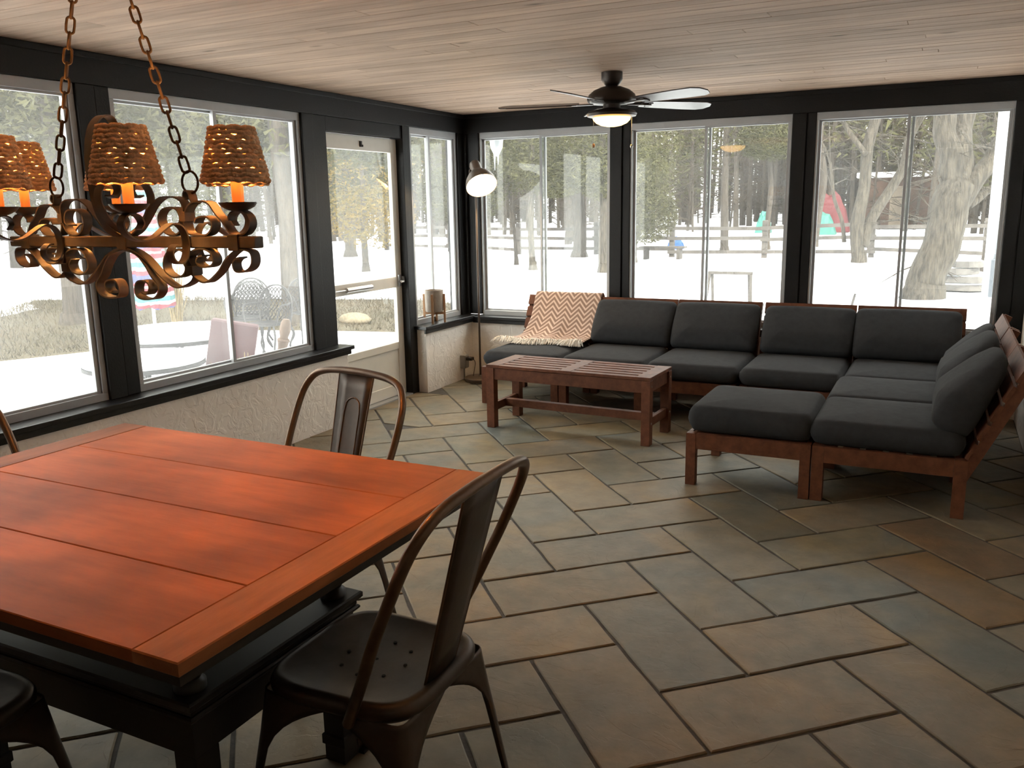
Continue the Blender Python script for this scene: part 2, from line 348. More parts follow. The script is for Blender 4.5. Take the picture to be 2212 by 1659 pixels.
def make_tile(u0, u1, v0, v1):
    g = .0065 / SP; full = [lat(u0 + g, v0 + g), lat(u1 - g, v0 + g), lat(u1 - g, v1 - g), lat(u0 + g, v1 - g)]
    cx = sum(p[0] for p in full) / 4; cy = sum(p[1] for p in full) / 4
    if cx < -.6 or cx > W + .6 or cy < -7.6 or cy > .6: return
    poly = clip(full, -.055, W - .004, -7.4, -.075)
    if False or cy < -1.9 or cy > -.8 or cx > .4: poly = clip(poly, .076, W, -9, 9) if poly else poly
    if cx < .4 and poly and -1.9 <= cy <= -.8: poly = clip(poly, -.055, W, -1.79, -.86)
    if len(poly) < 3: return
    ring = []
    for i in range(len(poly)):
        p, q = poly[i], poly[(i + 1) % len(poly)]; L = math.hypot(q[0] - p[0], q[1] - p[1]); n = max(1, int(L / .09))
        for k in range(n):
            t = k / n; j = 0 if k == 0 else .0022
            ring.append((p[0] + (q[0] - p[0]) * t + trng.uniform(-j, j), p[1] + (q[1] - p[1]) * t + trng.uniform(-j, j)))
    ax = sum(p[0] for p in ring) / len(ring); ay = sum(p[1] for p in ring) / len(ring); n = len(ring)
    dz = trng.uniform(-.0015, .0015); vs = []
    for z, s_ in ((-.008, 0), (-.003 + dz, 0), (dz, .005)):
        for x, y in ring:
            d = math.hypot(x - ax, y - ay) or 1
            vs.append((x - (x - ax) / d * s_ - ax, y - (y - ay) / d * s_ - ay, z))
    fs = [tuple(2 * n + k for k in range(n))]
    for l in (0, 1):
        for k in range(n): fs.append((l * n + k, l * n + (k + 1) % n, l * n + n + (k + 1) % n, l * n + n + k))
    mb = MB(); mb.add(vs, fs); o = mb.build('floor_tile', TILE, fl, loc=(ax, ay, 0))
    c = trng.choice(TAN * 3 + GREY * 2); f = trng.uniform(.92, 1.08); c = tuple(x * f for x in c)
    for p, cc in FIX:
        if in_poly(p, full): c = cc
    o.color = (c[0] * .96, c[1] * .90, c[2] * .80, 1)
for i in range(-60, 60):
    for j in range(-24, 24):
        hx, hy = -2 + i + 2 * j, -18 + i - 2 * j
        make_tile(hx, hx + 2, hy, hy + 1); make_tile(hx, hx + 1, hy + 1, hy + 3)

# ---- ceiling: backing and pine boards running along the back wall
ce = MB().box(-.12, W + .1, YB, .12, H + .022, H + .12).build('ceiling', CEILB); tag(ce, kind='structure')
crng = random.Random(5); y = -.002; BW = .098
while y > -7.0:
    cuts = [0.002]; x = crng.uniform(.5, 2.6)
    while x < W - .3: cuts.append(x); x += crng.uniform(1.4, 3.0)
    cuts.append(W - .002)
    for a, b in zip(cuts, cuts[1:]):
        dz = crng.uniform(0, .0015)
        MB().box(-(b - a) / 2 + .0008, (b - a) / 2 - .0008, -BW / 2 + .0008, BW / 2 - .0008, 0, .020, .0022).build('ceiling_board', CEIL, ce, loc=((a + b) / 2, y - BW / 2, H + .001 + dz))
    y -= BW
rf = MB().box(-.62, W + .1, YB - .1, .62, H + .125, H + .26).build('roof', BLACK); tag(rf, kind='structure')

# ---- walls
SX, SZ = .072, .535
def struct(name, mb, m, parent=None, **k):
    o = mb.build(name, m, parent, **k)
    if not parent: tag(o, kind='structure')
    return o
struct('wall_left', MB().box(-.12, SX, YB, -1.83, -.14, SZ - .03), STUCCO)
struct('wall_left', MB().box(-.12, SX, -.822, .12, -.14, SZ - .03), STUCCO)
struct('wall_back', MB().box(SX + .001, W, -SX, .12, -.14, .50), STUCCO)
struct('wall_right', MB().box(W, W + .1, YB, .12, -.14, H + .12), STUCCO)
struct('wall_rear', MB().box(-.12, W, YB - .1, YB, -.14, H + .12), STUCCO)
struct('wall_left', MB().box(-.12, 0, YB, -5.30, SZ - .0, H + .02), STUCCO)
HB = 2.059
# header beams
struct('trim_1', MB().box(-.12, 0, YB, .12, HB, H + .021).box(-.001, .012, YB, -.012, H - .03, H), BLACK, bevel=.003)
struct('trim_2', MB().box(.0005, W, 0, .12, HB, H + .021).box(.0005, W, -.012, .001, H - .03, H), BLACK, bevel=.003)
# posts, each two boards with a shadow gap between
def post(n, ax, a0, a1, z0, split=.5):
    m_ = a0 + (a1 - a0) * split
    r = empty('trim_%d' % n); tag(r, kind='structure')
    for k, (b0, b1, d) in enumerate(((a0, m_ - .004, 0.0), (m_ + .004, a1, .010))):
        mb = MB()
        if ax == 'L': mb.box(-.12, -d, b0, b1, z0, HB)
        else: mb.box(b0, b1, d, .12, z0, HB)
        mb.build('post_board', BLACK, r, bevel=.003)
    mb = MB()
    if ax == 'L': mb.box(-.12, -.02, m_ - .004, m_ + .004, z0, HB)
    else: mb.box(m_ - .004, m_ + .004, .02, .12, z0, HB)
    mb.build('post_joint', BLACK, r)
post(3, 'L', -3.671, -3.482, SZ, .55); post(4, 'L', -2.071, -1.823, SZ, .45); post(5, 'L', -.93, -.817, -.005, .5)
struct('trim_6', MB().box(-.12, 0, -.103, .0, SZ, HB).box(0, .1357, 0, .12, SZ, HB).box(-.12, 0, 0, .12, SZ, HB).box(0.0, .03, -.03, 0, SZ, HB), BLACK, bevel=.003)
post(7, 'B', 1.307, 1.470, .53, .62); post(8, 'B', 2.672, 2.834, .53, .62); post(9, 'B', 4.044, W, .40, .5)
struct('trim_10', MB().box(-.12, 0, -5.32, -5.20, SZ, HB), BLACK)
struct('trim_11', MB().box(-.12, -.01, -1.823, -.93, 1.965, HB).box(-.12, -.03, -1.88, -1.823, -.005, HB), BLACK, bevel=.003)
# sills
struct('trim_12', MB().box(-.115, SX + .032, -5.3, -1.79, SZ - .028, SZ).box(SX, SX + .018, -5.3, -1.81, SZ - .06, SZ - .028), BLACKSILL, bevel=.004)
struct('trim_13', MB().box(-.115, SX + .032, -.862, .0, SZ - .028, SZ).box(SX, SX + .018, -.85, -.04, SZ - .06, SZ - .028), BLACKSILL, bevel=.004)
struct('trim_14', MB().box(SX + .033, 4.05, -SX - .032, .115, .500, .528).box(SX + .02, 4.05, -SX - .018, -SX, .47, .500), BLACKSILL, bevel=.004)

# ---- windows: aluminium sliders, two sashes each
def wbox(mb, ax, a0, a1, d0, d1, z0, z1):
    if ax == 'L': mb.box(-d1, -d0, a0, a1, z0, z1)
    else: mb.box(a0, a1, d0, d1, z0, z1)
    return mb
def window(n, ax, a0, a1, z0, am, gl, top=.050):
    r = empty('window_%d' % n); tag(r, kind='structure')
    z1 = HB; fw = .030 if ax == 'L' else .014
    f = MB()
    wbox(f, ax, a0, a1, .018, .085, z1 - top, z1); wbox(f, ax, a0, a1, .018, .085, z0, z0 + .040)
    for q0, q1 in ((a0, a0 + fw), (a1 - fw, a1)):
        wbox(f, ax, q0, q1, .018, .030, z0 + .04, z1 - top); wbox(f, ax, q0, q1, .036, .085, z0 + .04, z1 - top)
        wbox(f, ax, q0 + .004, q1 - .004, .030, .036, z0 + .04, z1 - top)
    f.build('frame', ALU, r, bevel=.002)
    sw = .024 if ax == 'L' else .018
    for (b0, b1, d) in ((a0 + fw, am + .022, .056), (am - .022, a1 - fw, .030)):
        s_ = MB(); zz0, zz1 = z0 + .038, z1 - top + .002
        wbox(s_, ax, b0, b0 + sw, d, d + .022, zz0, zz1); wbox(s_, ax, b1 - sw, b1, d, d + .022, zz0, zz1)
        wbox(s_, ax, b0 + sw, b1 - sw, d, d + .022, zz0, zz0 + .014); wbox(s_, ax, b0 + sw, b1 - sw, d, d + .022, zz1 - .014, zz1)
        so_ = s_.build('sash', ALU, r, bevel=.0015)
        wbox(MB(), ax, b0 + sw - .003, b1 - sw + .003, d + .009, d + .013, zz0 + .011, zz1 - .011).build('pane', gl, so_)
window(1, 'L', -5.20, -3.671, SZ, -4.43, GLASS_L)
window(2, 'L', -3.482, -2.071, SZ, -2.77, GLASS_L)
window(3, 'L', -.817, -.103, SZ, -.50, GLASS_L)
window(4, 'B', .1357, 1.307, .528, .71, GLASS_B)
window(5, 'B', 1.470, 2.672, .528, 2.065, GLASS_B)
window(6, 'B', 2.834, 4.044, .528, 3.44, GLASS_B)

# ---- storm door
d = empty('door_1'); tag(d, kind='structure')
dy0, dy1, dx0, dx1 = -1.845, -.93, -.095, -.062
f = MB().box(dx0, dx1, dy0, dy0 + .075, .012, 1.96).box(dx0, dx1, dy1 - .075, dy1, .012, 1.96)
f.box(dx0, dx1, dy0 + .075, dy1 - .075, 1.86, 1.96).box(dx0, dx1, dy0 + .075, dy1 - .075, .855, .935).box(dx0, dx1, dy0 + .075, dy1 - .075, .375, .430).box(dx0, dx1, dy0 + .075, dy1 - .075, .012, .10)
fr = f.build('door_frame', DOORW, d, bevel=.004)
MB().box(dx0 + .008, dx1 - .012, dy0 + .073, dy1 - .073, .098, .377).build('kick_panel', DOORW, d)
MB().box(dx0 + .014, dx0 + .019, dy0 + .073, dy1 - .073, .933, 1.862).build('pane', GLASS_D, d)
MB().box(dx0 + .014, dx0 + .019, dy0 + .073, dy1 - .073, .428, .857).build('pane', GLASS_D, d)
cl = MB().tube([(dx1 + .022, -1.66, .893), (dx1 + .022, -1.36, .893)], .017, 14).build('door_closer', CHROME, d, smooth=40)
MB().tube([(dx1 + .022, -1.80, .893), (dx1 + .022, -1.66, .893)], .006, 8).tube([(dx1, -1.37, .893), (dx1 + .03, -1.37, .893)], .010, 8).box(dx1, dx1 + .03, -1.82, -1.79, .875, .911).build('closer_rod', CHROME, cl)
MB().box(dx1, dx1 + .012, -.99, -.955, .86, .95).tube([(dx1, -.972, .90), (dx1 + .045, -.972, .90), (dx1 + .05, -1.01, .90)], .008, 8).box(dx1 + .0, dx1 + .03, -.952, -.932, .885, .935).build('latch_handle', CHROME, d)
MB().box(dx1, dx1 + .010, -1.39, -1.37, 1.885, 1.925).box(dx1, dx1 + .014, -1.375, -1.362, 1.885, 1.90).build('top_catch', FANM, d)
tag(MB().box(-.14, -.0, -1.823, -.93, -.14, .010).build('trim_15', ALU), kind='structure')

# ================================================================== DINING TABLE
TX0, TX1, TY0, TY1, TZ = 1.245, 2.657, -5.661, -4.593, .76
tb = empty('dining_table', (1.951, -5.127, 0)); tag(tb, 'orange-stained plank dining table on a black painted base', 'table')
cx, cy = 1.951, -5.127
BBW = .105
yy = [TY0, -5.395, -5.122, -4.853, TY1]
for a, b in zip(yy, yy[1:]):
    MB().box(TX0 + BBW + .001 - cx, TX1 - BBW - .001 - cx, a + .0013 - cy, b - .0013 - cy, TZ - .026, TZ, .0018).build('tabletop_plank', TTOP, tb)
for a, b in ((TX0, TX0 + BBW), (TX1 - BBW, TX1)):
    MB().box(a - cx, b - cx, TY0 - cy, TY1 - cy, TZ - .026, TZ + .0006, .0025).build('breadboard_end', TTOP2, tb)
MB().box(TX0 + .004 - cx, TX1 - .004 - cx, TY0 + .004 - cy, TY1 - .004 - cy, TZ - .044, TZ - .0262).build('underframe', TBLACK, tb)
bx0, bx1, by0, by1 = -.44, .44, -.295, .295
MB().box(bx0, bx1, by0, by1, .455, .475, .004).box(bx0 + .012, bx1 - .012, by0 + .012, by1 - .012, .437, .456, .004).box(bx0 + .006, bx1 - .006, by0 + .006, by1 - .006, .425, .438, .004).build('moulded_shelf', TBLACK, tb)
MB().box(bx0 + .02, bx1 - .02, by0 + .02, by1 - .02, .335, .428).build('base_box', TBLACK, tb)
for sx in (-1, 1):
    for sy in (-1, 1):
        px, py = sx * (bx1 - .055), sy * (by1 - .055)
        MB().box(px - .032, px + .032, py - .032, py + .032, .0, .335, .004).box(px - .037, px + .037, py - .037, py + .037, .05, .085, .004).build('leg', TBLACK, tb)
        MB().lathe([(.034, .475), (.034, .49), (.024, .50), (.03, .515), (.033, .535), (.026, .56), (.016, .59), (.02, .61), (.028, .64), (.03, .66), (.02, .68), (.026, .70), (.034, .716)], (px, py, 0), 20).build('turned_spindle', TBLACK, tb, smooth=50)
for py in (-.2, .2): MB().box(-.62, .62, py - .02, py + .02, .690, .7155).build('leaf_slider', TBLACK, tb)

# ================================================================== METAL CHAIRS
def build_chair(label):
    t = empty('metal_chair'); tag(t, label, 'chair', 'metal chairs around the dining table')
    k = 1.03
    def sh(w, z, n=48, e=4.2, taper=.03):
        out = []
        for i in range(n):
            a = 2 * math.pi * i / n; c_, s_ = math.cos(a), math.sin(a)
            x = w * abs(c_) ** (2 / e) * (1 if c_ >= 0 else -1); y = w * abs(s_) ** (2 / e) * (1 if s_ >= 0 else -1)
            x *= 1 + taper * y / w
            out.append((x * k, y * k, z * k))
        return out
    # seat pan with a rolled rim
    mb = MB(); prof = [(.168, .408), (.182, .410), (.189, .420), (.190, .433), (.186, .443), (.177, .449), (.166, .4475), (.150, .443), (.10, .438), (.05, .436), (.01, .4355)]
    vs = []; n = 48
    for w, z in prof: vs += sh(w, z, n)
    fs = [tuple((len(prof) - 1) * n + i for i in range(n))]
    for l in range(len(prof) - 1):
        for i in range(n): fs.append((l * n + i, l * n + (i + 1) % n, l * n + n + (i + 1) % n, l * n + n + i))
    mb.add(vs, fs); mb.build('seat', GUN, t, smooth=50)
    h0 = None
    for hx, hy in ((-.055, -.055), (0, -.075), (.055, -.055), (-.075, 0), (.075, 0), (-.055, .055), (0, .075), (.055, .055), (0, 0)):
        if h0 is None: h0 = MB().lathe([(.0042 * k, -.004), (.0042 * k, .0005), (.0, .0005)], (0, 0, 0), 10).build('perforation', HOLE, t); o = h0
        else: o = h0.copy(); COL.objects.link(o); o.parent = t
        o.location = (hx * k, hy * k, (.4355 + .003 * max(abs(hx), abs(hy)) / .075) * k)
    # legs: folded sheet, arched apron
    for sx in (-1, 1):
        for sy in (-1, 1):
            zs = [.418, .408, .400, .392, .38, .365, .345, .32, .29, .25, .20, .14, .08, .02, .006]; grid = []
            for z in zs:
                q = (.418 - z)
                cxx = .176 + q * .125; cyy = .176 + q * .125
                if z >= .408: w = .172
                elif z > .25: w = .030 + .142 * ((z - .25) / .158) ** 2.6
                else: w = .020 + .010 * (z / .25)
                row = []
                rf_ = min(.022, w * .6)
                for d_ in (1., .75, .5, .25): row.append((cxx - rf_ - (w - rf_) * d_, cyy))
                for a in (90, 60, 30, 0): row.append((cxx - rf_ + rf_ * math.cos(R(a)), cyy - rf_ + rf_ * math.sin(R(a))))
                for d_ in (.25, .5, .75, 1.): row.append((cxx, cyy - rf_ - (w - rf_) * d_))
                grid.append([(sx * x * k, sy * y_ * k, z * k) for x, y_ in row])
            nn = len(grid[0]); mb = MB()
            mb.add([p for r_ in grid for p in r_], [(i * nn + j, i * nn + j + 1, i * nn + nn + j + 1, i * nn + nn + j) for i in range(len(zs) - 1) for j in range(nn - 1)])
            o = mb.build('leg', GUN, t, smooth=50); so_ = o.modifiers.new('thick', 'SOLIDIFY'); so_.thickness = .004; so_.offset = 0
            fx_, fy_ = sx * (.176 + .418 * .125 - .008) * k, sy * (.176 + .418 * .125 - .008) * k
            MB().box(fx_ - .014, fx_ + .014, fy_ - .014, fy_ + .014, 0, .012, .003).build('rubber_foot', HOLE, o)
    # back hoop
    half = [(-.198, -.062, .418), (-.204, -.078, .452), (-.227, -.125, .545), (-.245, -.170, .645), (-.251, -.205, .72), (-.249, -.243, .805), (-.237, -.266, .855), (-.207, -.284, .893), (-.155, -.292, .911), (-.08, -.296, .918)]
    pts = half + [(0, -.297, .920)] + [(-x, y_, z) for x, y_, z in half[::-1]]
    pts = [(x / k, y_ / k, z / k) for x, y_, z in pts]
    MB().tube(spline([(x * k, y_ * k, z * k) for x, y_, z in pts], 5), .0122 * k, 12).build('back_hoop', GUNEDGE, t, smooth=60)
    # splat
    def bk(z): return -.162 - (z - .44) * .270
    rows = [(.435, .064), (.50, .066), (.62, .070), (.74, .075), (.83, .079), (.888, .082)]
    mb = MB(); vs = []
    for z, w in rows:
        for u in (-1, -.5, 0, .5, 1): vs.append((w * u * k, (bk(z) - .006 * (1 - u * u)) * k, z * k))
    mb.add(vs, [(i * 5 + j, i * 5 + j + 1, i * 5 + 6 + j, i * 5 + 5 + j) for i in range(len(rows) - 1) for j in range(4)])
    sp = mb.build('back_splat', GUN, t, smooth=60); so_ = sp.modifiers.new('thick', 'SOLIDIFY'); so_.thickness = .004; so_.offset = 0
    arch = []
    for z in (.47, .55, .65, .76): arch.append((-.036, z))
    for a in range(150, 20, -20): arch.append((.036 * math.cos(R(a)) * 1.0, .775 + .034 * math.sin(R(a))))
    for z in (.76, .65, .55, .47): arch.append((.036, z))
    for o_, off in (('embossed_ridge', .003),):
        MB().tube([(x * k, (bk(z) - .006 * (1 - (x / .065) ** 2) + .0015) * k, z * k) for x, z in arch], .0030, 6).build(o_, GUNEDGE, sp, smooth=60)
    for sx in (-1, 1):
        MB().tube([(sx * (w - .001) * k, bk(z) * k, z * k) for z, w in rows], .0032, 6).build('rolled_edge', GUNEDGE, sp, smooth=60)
    return t
ch = build_chair('dark metal chair at the breadboard end nearest the sofa')
ch.location = (2.602, -5.068, 0); ch.rotation_euler = (0, 0, R(91))
c2 = copy_tree(ch); c2.location = (1.895, -4.51, 0); c2.rotation_euler = (0, 0, R(180 - 11)); c2['label'] = 'dark metal chair on the far side of the dining table, before the sill'
c3 = copy_tree(ch); c3.location = (1.845, -5.665, 0); c3.rotation_euler = (0, 0, R(3)); c3['label'] = 'dark metal chair tucked under the near edge of the table, bottom left'
c4 = copy_tree(ch); c4.location = (1.25, -5.11, 0); c4.rotation_euler = (0, 0, R(-90)); c4['label'] = 'dark metal chair at the far left end of the dining table, mostly cropped'

# ================================================================== CHANDELIER
cr = empty('chandelier', (2.0, -5.13, 1.396)); tag(cr, 'wrought iron scroll chandelier with six woven seagrass shades', 'chandelier')
MB().box(-.4025, .4025, -.0125, .0125, -.0125, .0125, .002).build('bar', IRON, cr)
for x in (-.343, 0, .343): MB().box(x - .014, x + .014, -.016, .016, -.018, .017, .002).build('bar_clamp', IRON, cr)
R1 = [(0.3545, -0.032), (0.3425, -0.036), (0.3345, -0.046), (0.3405, -0.061), (0.3615, -0.062), (0.3805, -0.054), (0.3895, -0.039), (0.3845, -0.02), (0.3565, -0.015), (0.3375, -0.021), (0.3115, -0.04), (0.2895, -0.064), (0.2515, -0.087), (0.2235, -0.08), (0.2025, -0.059), (0.2015, -0.035), (0.2195, -0.019), (0.2445, -0.014), (0.2695, -0.021), (0.2795, -0.037), (0.2715, -0.05), (0.2455, -0.054), (0.2285, -0.044), (0.2345, -0.032), (0.2485, -0.029)]
C1 = [(0.002, -0.018), (0.0225, -0.022), (0.0455, -0.031), (0.0665, -0.052), (0.0835, -0.077), (0.1015, -0.095), (0.1025, -0.112), (0.0855, -0.127), (0.0545, -0.131), (0.0315, -0.125), (0.0265, -0.108), (0.0345, -0.092), (0.0525, -0.088), (0.0705, -0.094), (0.0725, -0.108), (0.0595, -0.119), (0.0465, -0.115)]
C2 = [(0.004, -0.0155), (0.0295, -0.019), (0.0655, -0.037), (0.1105, -0.076), (0.1535, -0.1), (0.1885, -0.095), (0.2125, -0.08), (0.2145, -0.054), (0.1995, -0.027), (0.1705, -0.016), (0.1405, -0.024), (0.1265, -0.045), (0.1295, -0.065), (0.1535, -0.078), (0.1825, -0.073), (0.1935, -0.056), (0.1835, -0.042)]
T1 = [(0.3485, 0.014), (0.3335, 0.02), (0.3155, 0.042), (0.2965, 0.06), (0.2775, 0.082), (0.2525, 0.087), (0.2285, 0.084), (0.2115, 0.07), (0.2035, 0.048), (0.2035, 0.031), (0.2135, 0.018), (0.2395, 0.0145), (0.2635, 0.0155), (0.2785, 0.025), (0.2845, 0.039), (0.2755, 0.051), (0.2585, 0.055), (0.2405, 0.051), (0.2335, 0.041)]
T2 = [(0.0255, 0.014), (0.0495, 0.025), (0.0765, 0.05), (0.1055, 0.081), (0.1325, 0.096), (0.1575, 0.098), (0.1815, 0.096), (0.1975, 0.086), (0.2015, 0.07), (0.1985, 0.047), (0.1885, 0.025), (0.1665, 0.015), (0.1425, 0.019), (0.1265, 0.037), (0.1245, 0.055), (0.1355, 0.069), (0.1545, 0.075), (0.1785, 0.072), (0.1895, 0.058), (0.1885, 0.044), (0.1785, 0.038)]
EB = [(.345, .014), (.372, .018), (.388, .034), (.386, .052), (.370, .064), (.350, .066), (.334, .058), (.330, .046)]
for nm, L_, w_ in (('end_scroll', R1, .026), ('drop_scroll', C1, .026), ('lower_scroll', C2, .024), ('upper_scroll', T1, .026), ('inner_scroll', T2, .024), ('lamp_bracket', EB, .022)):
    for sg in (1, -1):
        MB().ribbon(spline([(sg * x, 0, z) for x, z in L_], 6), (0, 1, 0), w_, .0035).build(nm, IRON, cr, smooth=35)
for sg in (1, -1):
    MB().box(sg * .2025 - .0075, sg * .2025 + .0075, -.015, .015, .044, .066, .001).build('scroll_clip', IRON, cr)
    MB().box(sg * .2075 - .010, sg * .2075 + .010, -.015, .015, -.072, -.052, .001).build('scroll_clip', IRON, cr)
# front and rear arms
ARM = [(-.050, -.012), (-.036, -.008), (-.024, -.016), (-.022, -.032), (-.032, -.045), (-.048, -.044), (-.056, -.030), (-.050, -.012)]
arm_f = [(-.040, -.005), (-.052, -.006), (-.062, -.018), (-.060, -.034), (-.046, -.044), (-.030, -.040), (-.020, -.024), (-.0165, .000), (-.022, .024), (-.036, .038), (-.056, .040), (-.080, .028), (-.104, .014), (-.128, .008), (-.152, .012), (-.172, .024), (-.180, .042), (-.172, .058), (-.155, .064), (-.138, .058), (-.130, .044), (-.138, .032)]
for ax_ in (-.2085, .2085):
    for sg in (1, -1):
        MB().ribbon(spline([(ax_, sg * y_, z) for y_, z in arm_f], 5), (1, 0, 0), .021, .0035).build('lamp_arm', IRON, cr, smooth=35)
# centre hook in the cross plane
hook = [(-.016, .014), (-.035, .03), (-.052, .06), (-.062, .10), (-.066, .16), (-.062, .212), (-.048, .254), (-.026, .276), (-.004, .278), (.008, .264), (.0, .250), (-.013, .252)]
MB().ribbon(spline([(-.01, y_, z) for y_, z in hook], 6), (1, 0, 0), .026, .0035).build('hook_scroll', IRON, cr, smooth=35)
lyre = [(.0, .016), (-.03, .03), (-.06, .062), (-.072, .10), (-.056, .132), (-.03, .136), (-.018, .118), (-.028, .10), (-.044, .104)]
for sg in (1, -1): MB().ribbon(spline([(.012, sg * y_, z) for y_, z in lyre], 6), (1, 0, 0), .024, .0035).build('lyre_scroll', IRON, cr, smooth=35)
# lamps
BULB = emis('warm_bulb', (1.0, .52, .16), 22)
LP = [(.351, 0), (-.343, 0), (-.2085, -.155), (.2085, -.155), (-.2085, .155), (.2085, .155)]
def rope_shade():
    mb = MB(); rg = random.Random(3); nR = 12
    for i in range(nR):
        t = i / (nR - 1); z = .128 + .104 * t; rad = .0655 - .0235 * t
        N = 108; pts = []; rs = []; kn = int(26 - 8 * t); ph = rg.uniform(0, 6.28); g = [rg.uniform(-1, 1) for _ in range(9)]
        for kk in range(N):
            a = 2 * math.pi * kk / N
            lo = sum(g[q] * math.sin(a * (q + 1) + q * 2.1) for q in range(5)) / 3
            tw = abs(math.sin(a * kn / 2 + ph + i * 1.57))
            pts.append(((rad + .0016 * tw) * math.cos(a), (rad + .0016 * tw) * math.sin(a), z + .0012 * math.sin(a * kn / 2 + ph) + .0009 * lo))
            rs.append(.0052 + .0011 * tw - .0010 * max(0, lo) - rg.random() ** 3 * .0010)
        mb.tube(pts, rs, 7, closed=True)
    return mb
sm = None
for i, (lx, ly) in enumerate(LP):
    pb = MB().lathe([(0, .064), (.012, .0645), (.022, .068), (.033, .074), (.0385, .081), (.0395, .0835), (.0375, .0830), (.031, .076), (.02, .0705), (.0, .069)], (lx, ly, 0), 24).build('drip_pan', IRON, cr, smooth=50)
    cd = MB().lathe([(.0105, .069), (.0112, .135), (.0112, .15), (.0, .1505)], (lx, ly, 0), 16).build('candle_sleeve', CANDLE, cr, smooth=40)
    if sm is None:
        sm = rope_shade().build('woven_shade', ROPE, cr, smooth=True, loc=(lx, ly, 0)); first = sm
    else:
        o = first.copy(); COL.objects.link(o); o.parent = cr; o.location = (lx, ly, 0); o.rotation_euler = (0, 0, i * 1.1)
    bl = MB().lathe([(.004, .152), (.007, .16), (.010, .172), (.009, .186), (.004, .198), (.0, .203)], (lx, ly, 0), 12).build('bulb', BULB, cr, smooth=True)
    pl = bpy.data.lights.new('bulb_light', 'POINT'); pl.energy = .85; pl.color = (1.0, .47, .13); pl.shadow_soft_size = .012
    po = bpy.data.objects.new('bulb_light', pl); COL.objects.link(po); po.parent = cr; po.location = (lx, ly, .212)
# rings and chains
def ring(c, r, rr, ax='xz', n=28):
    return MB().tube([(c[0] + r * math.cos(2 * math.pi * k / n), c[1], c[2] + r * math.sin(2 * math.pi * k / n)) for k in range(n)], rr, 8, closed=True)
lk = MB(); lp = []
for k in range(16):
    a = 2 * math.pi * k / 16; lp.append((.0085 * math.cos(a), 0, .0095 * (1 if math.sin(a) > 0.01 else (-1 if math.sin(a) < -.01 else 0)) + .0085 * math.sin(a)))
lk.tube(lp, .0031, 6, closed=True)
link0 = None
for sg in (-1, 1):
    rx_ = sg * .219; rc = Vector((rx_, 0, .128))
    ring(rc, .0235, .0026).build('hanging_ring', CHAINM, cr, smooth=True)
    MB().ribbon(spline([(rx_ + sg * .014, 0, .082), (rx_ + sg * .006, 0, .09), (rx_ + sg * .003, 0, .102), (rx_ - .004, 0, .110), (rx_ - .012, 0, .107), (rx_ - .014, 0, .098), (rx_ - .008, 0, .092)], 5), (0, 1, 0), .022, .003).build('ring_hook', IRON, cr, smooth=35)
    top = Vector((sg * .018, 0, H - 1.396 - .062)); d_ = (top - rc).normalized(); p = rc + d_ * .0235; L_ = (top - p).length; n = int(L_ / .0315); st = L_ / n
    che = empty('chain', tuple(rc), 0, cr)
    q = Vector((0, 0, 1)).rotation_difference(d_)
    for k in range(n):
        c_ = p + d_ * (st * (k + .5))
        if link0 is None: o = lk.build('chain_link', CHAINM, che, smooth=True); link0 = o
        else: o = link0.copy(); COL.objects.link(o); o.parent = che
        o.location = c_ - rc; o.rotation_mode = 'QUATERNION'; o.rotation_quaternion = q @ Matrix.Rotation(R(45 + 90 * (k % 2)), 3, 'Z').to_quaternion()
MB().lathe([(.0, 2.145 - 1.396), (.012, 2.147 - 1.396), (.02, 2.16 - 1.396), (.05, 2.175 - 1.396), (.062, 2.195 - 1.396), (.063, H - 1.396)], (0, 0, 0), 28).build('ceiling_canopy', IRON, cr, smooth=50)

# ================================================================== CEILING FAN
fn = empty('ceiling_fan', (1.895, -1.579, H)); tag(fn, 'dark bronze five-blade ceiling fan with a lit glass bowl', 'ceiling fan')
MB().lathe([(.062, 0), (.062, -.04), (.05, -.062), (.036, -.075), (.024, -.078), (.024, -.09)], n=28).build('canopy', FANM, fn, smooth=45)
MB().lathe([(.024, -.075), (.06, -.082), (.105, -.10), (.135, -.125), (.145, -.15), (.140, -.165), (.13, -.172), (.07, -.178), (.0, -.178)], n=36).build('motor_housing', FANM, fn, smooth=45)
MB().lathe([(.05, -.175), (.05, -.20), (.09, -.208), (.135, -.218), (.148, -.232), (.142, -.246), (.112, -.252), (.0, -.246)], n=36).build('light_fitter', FANM, fn, smooth=45)
FANG = emis('lit_fan_glass', (1.0, .55, .15), 1.3)
MB().lathe([(.112, -.2525), (.108, -.266), (.09, -.284), (.06, -.297), (.03, -.303), (.0, -.305)], n=32).build('glass_bowl', FANG, fn, smooth=True)
for k in range(5):
    a = R(49 + 72 * k); ca, sa = math.cos(a), math.sin(a); tl = R(-12)
    def bp_(r_, s_, z=0):
        return (ca * r_ - sa * s_ * math.cos(tl), sa * r_ + ca * s_ * math.cos(tl), -.170 + s_ * math.sin(tl) + z)
    outl = [(.20, -.045), (.30, -.055), (.50, -.066), (.62, -.066), (.665, -.045), (.685, .0), (.665, .045), (.62, .066), (.50, .066), (.30, .055), (.20, .045)]
    mb = MB(); n = len(outl)
    mb.add([bp_(r_, s_, .003) for r_, s_ in outl] + [bp_(r_, s_, -.003) for r_, s_ in outl], [tuple(range(n)), tuple(range(2 * n - 1, n - 1, -1))] + [(i, (i + 1) % n, n + (i + 1) % n, n + i) for i in range(n)])
    bo = mb.build('blade', BLADE, fn)
    mb = MB(); mb.beam(bp_(.11, 0, -.006), bp_(.26, 0, -.006), .03, .006); mb.beam(bp_(.25, -.03, -.005), bp_(.25, .03, -.005), .03, .004)
    mb.build('blade_iron', FANM, bo)
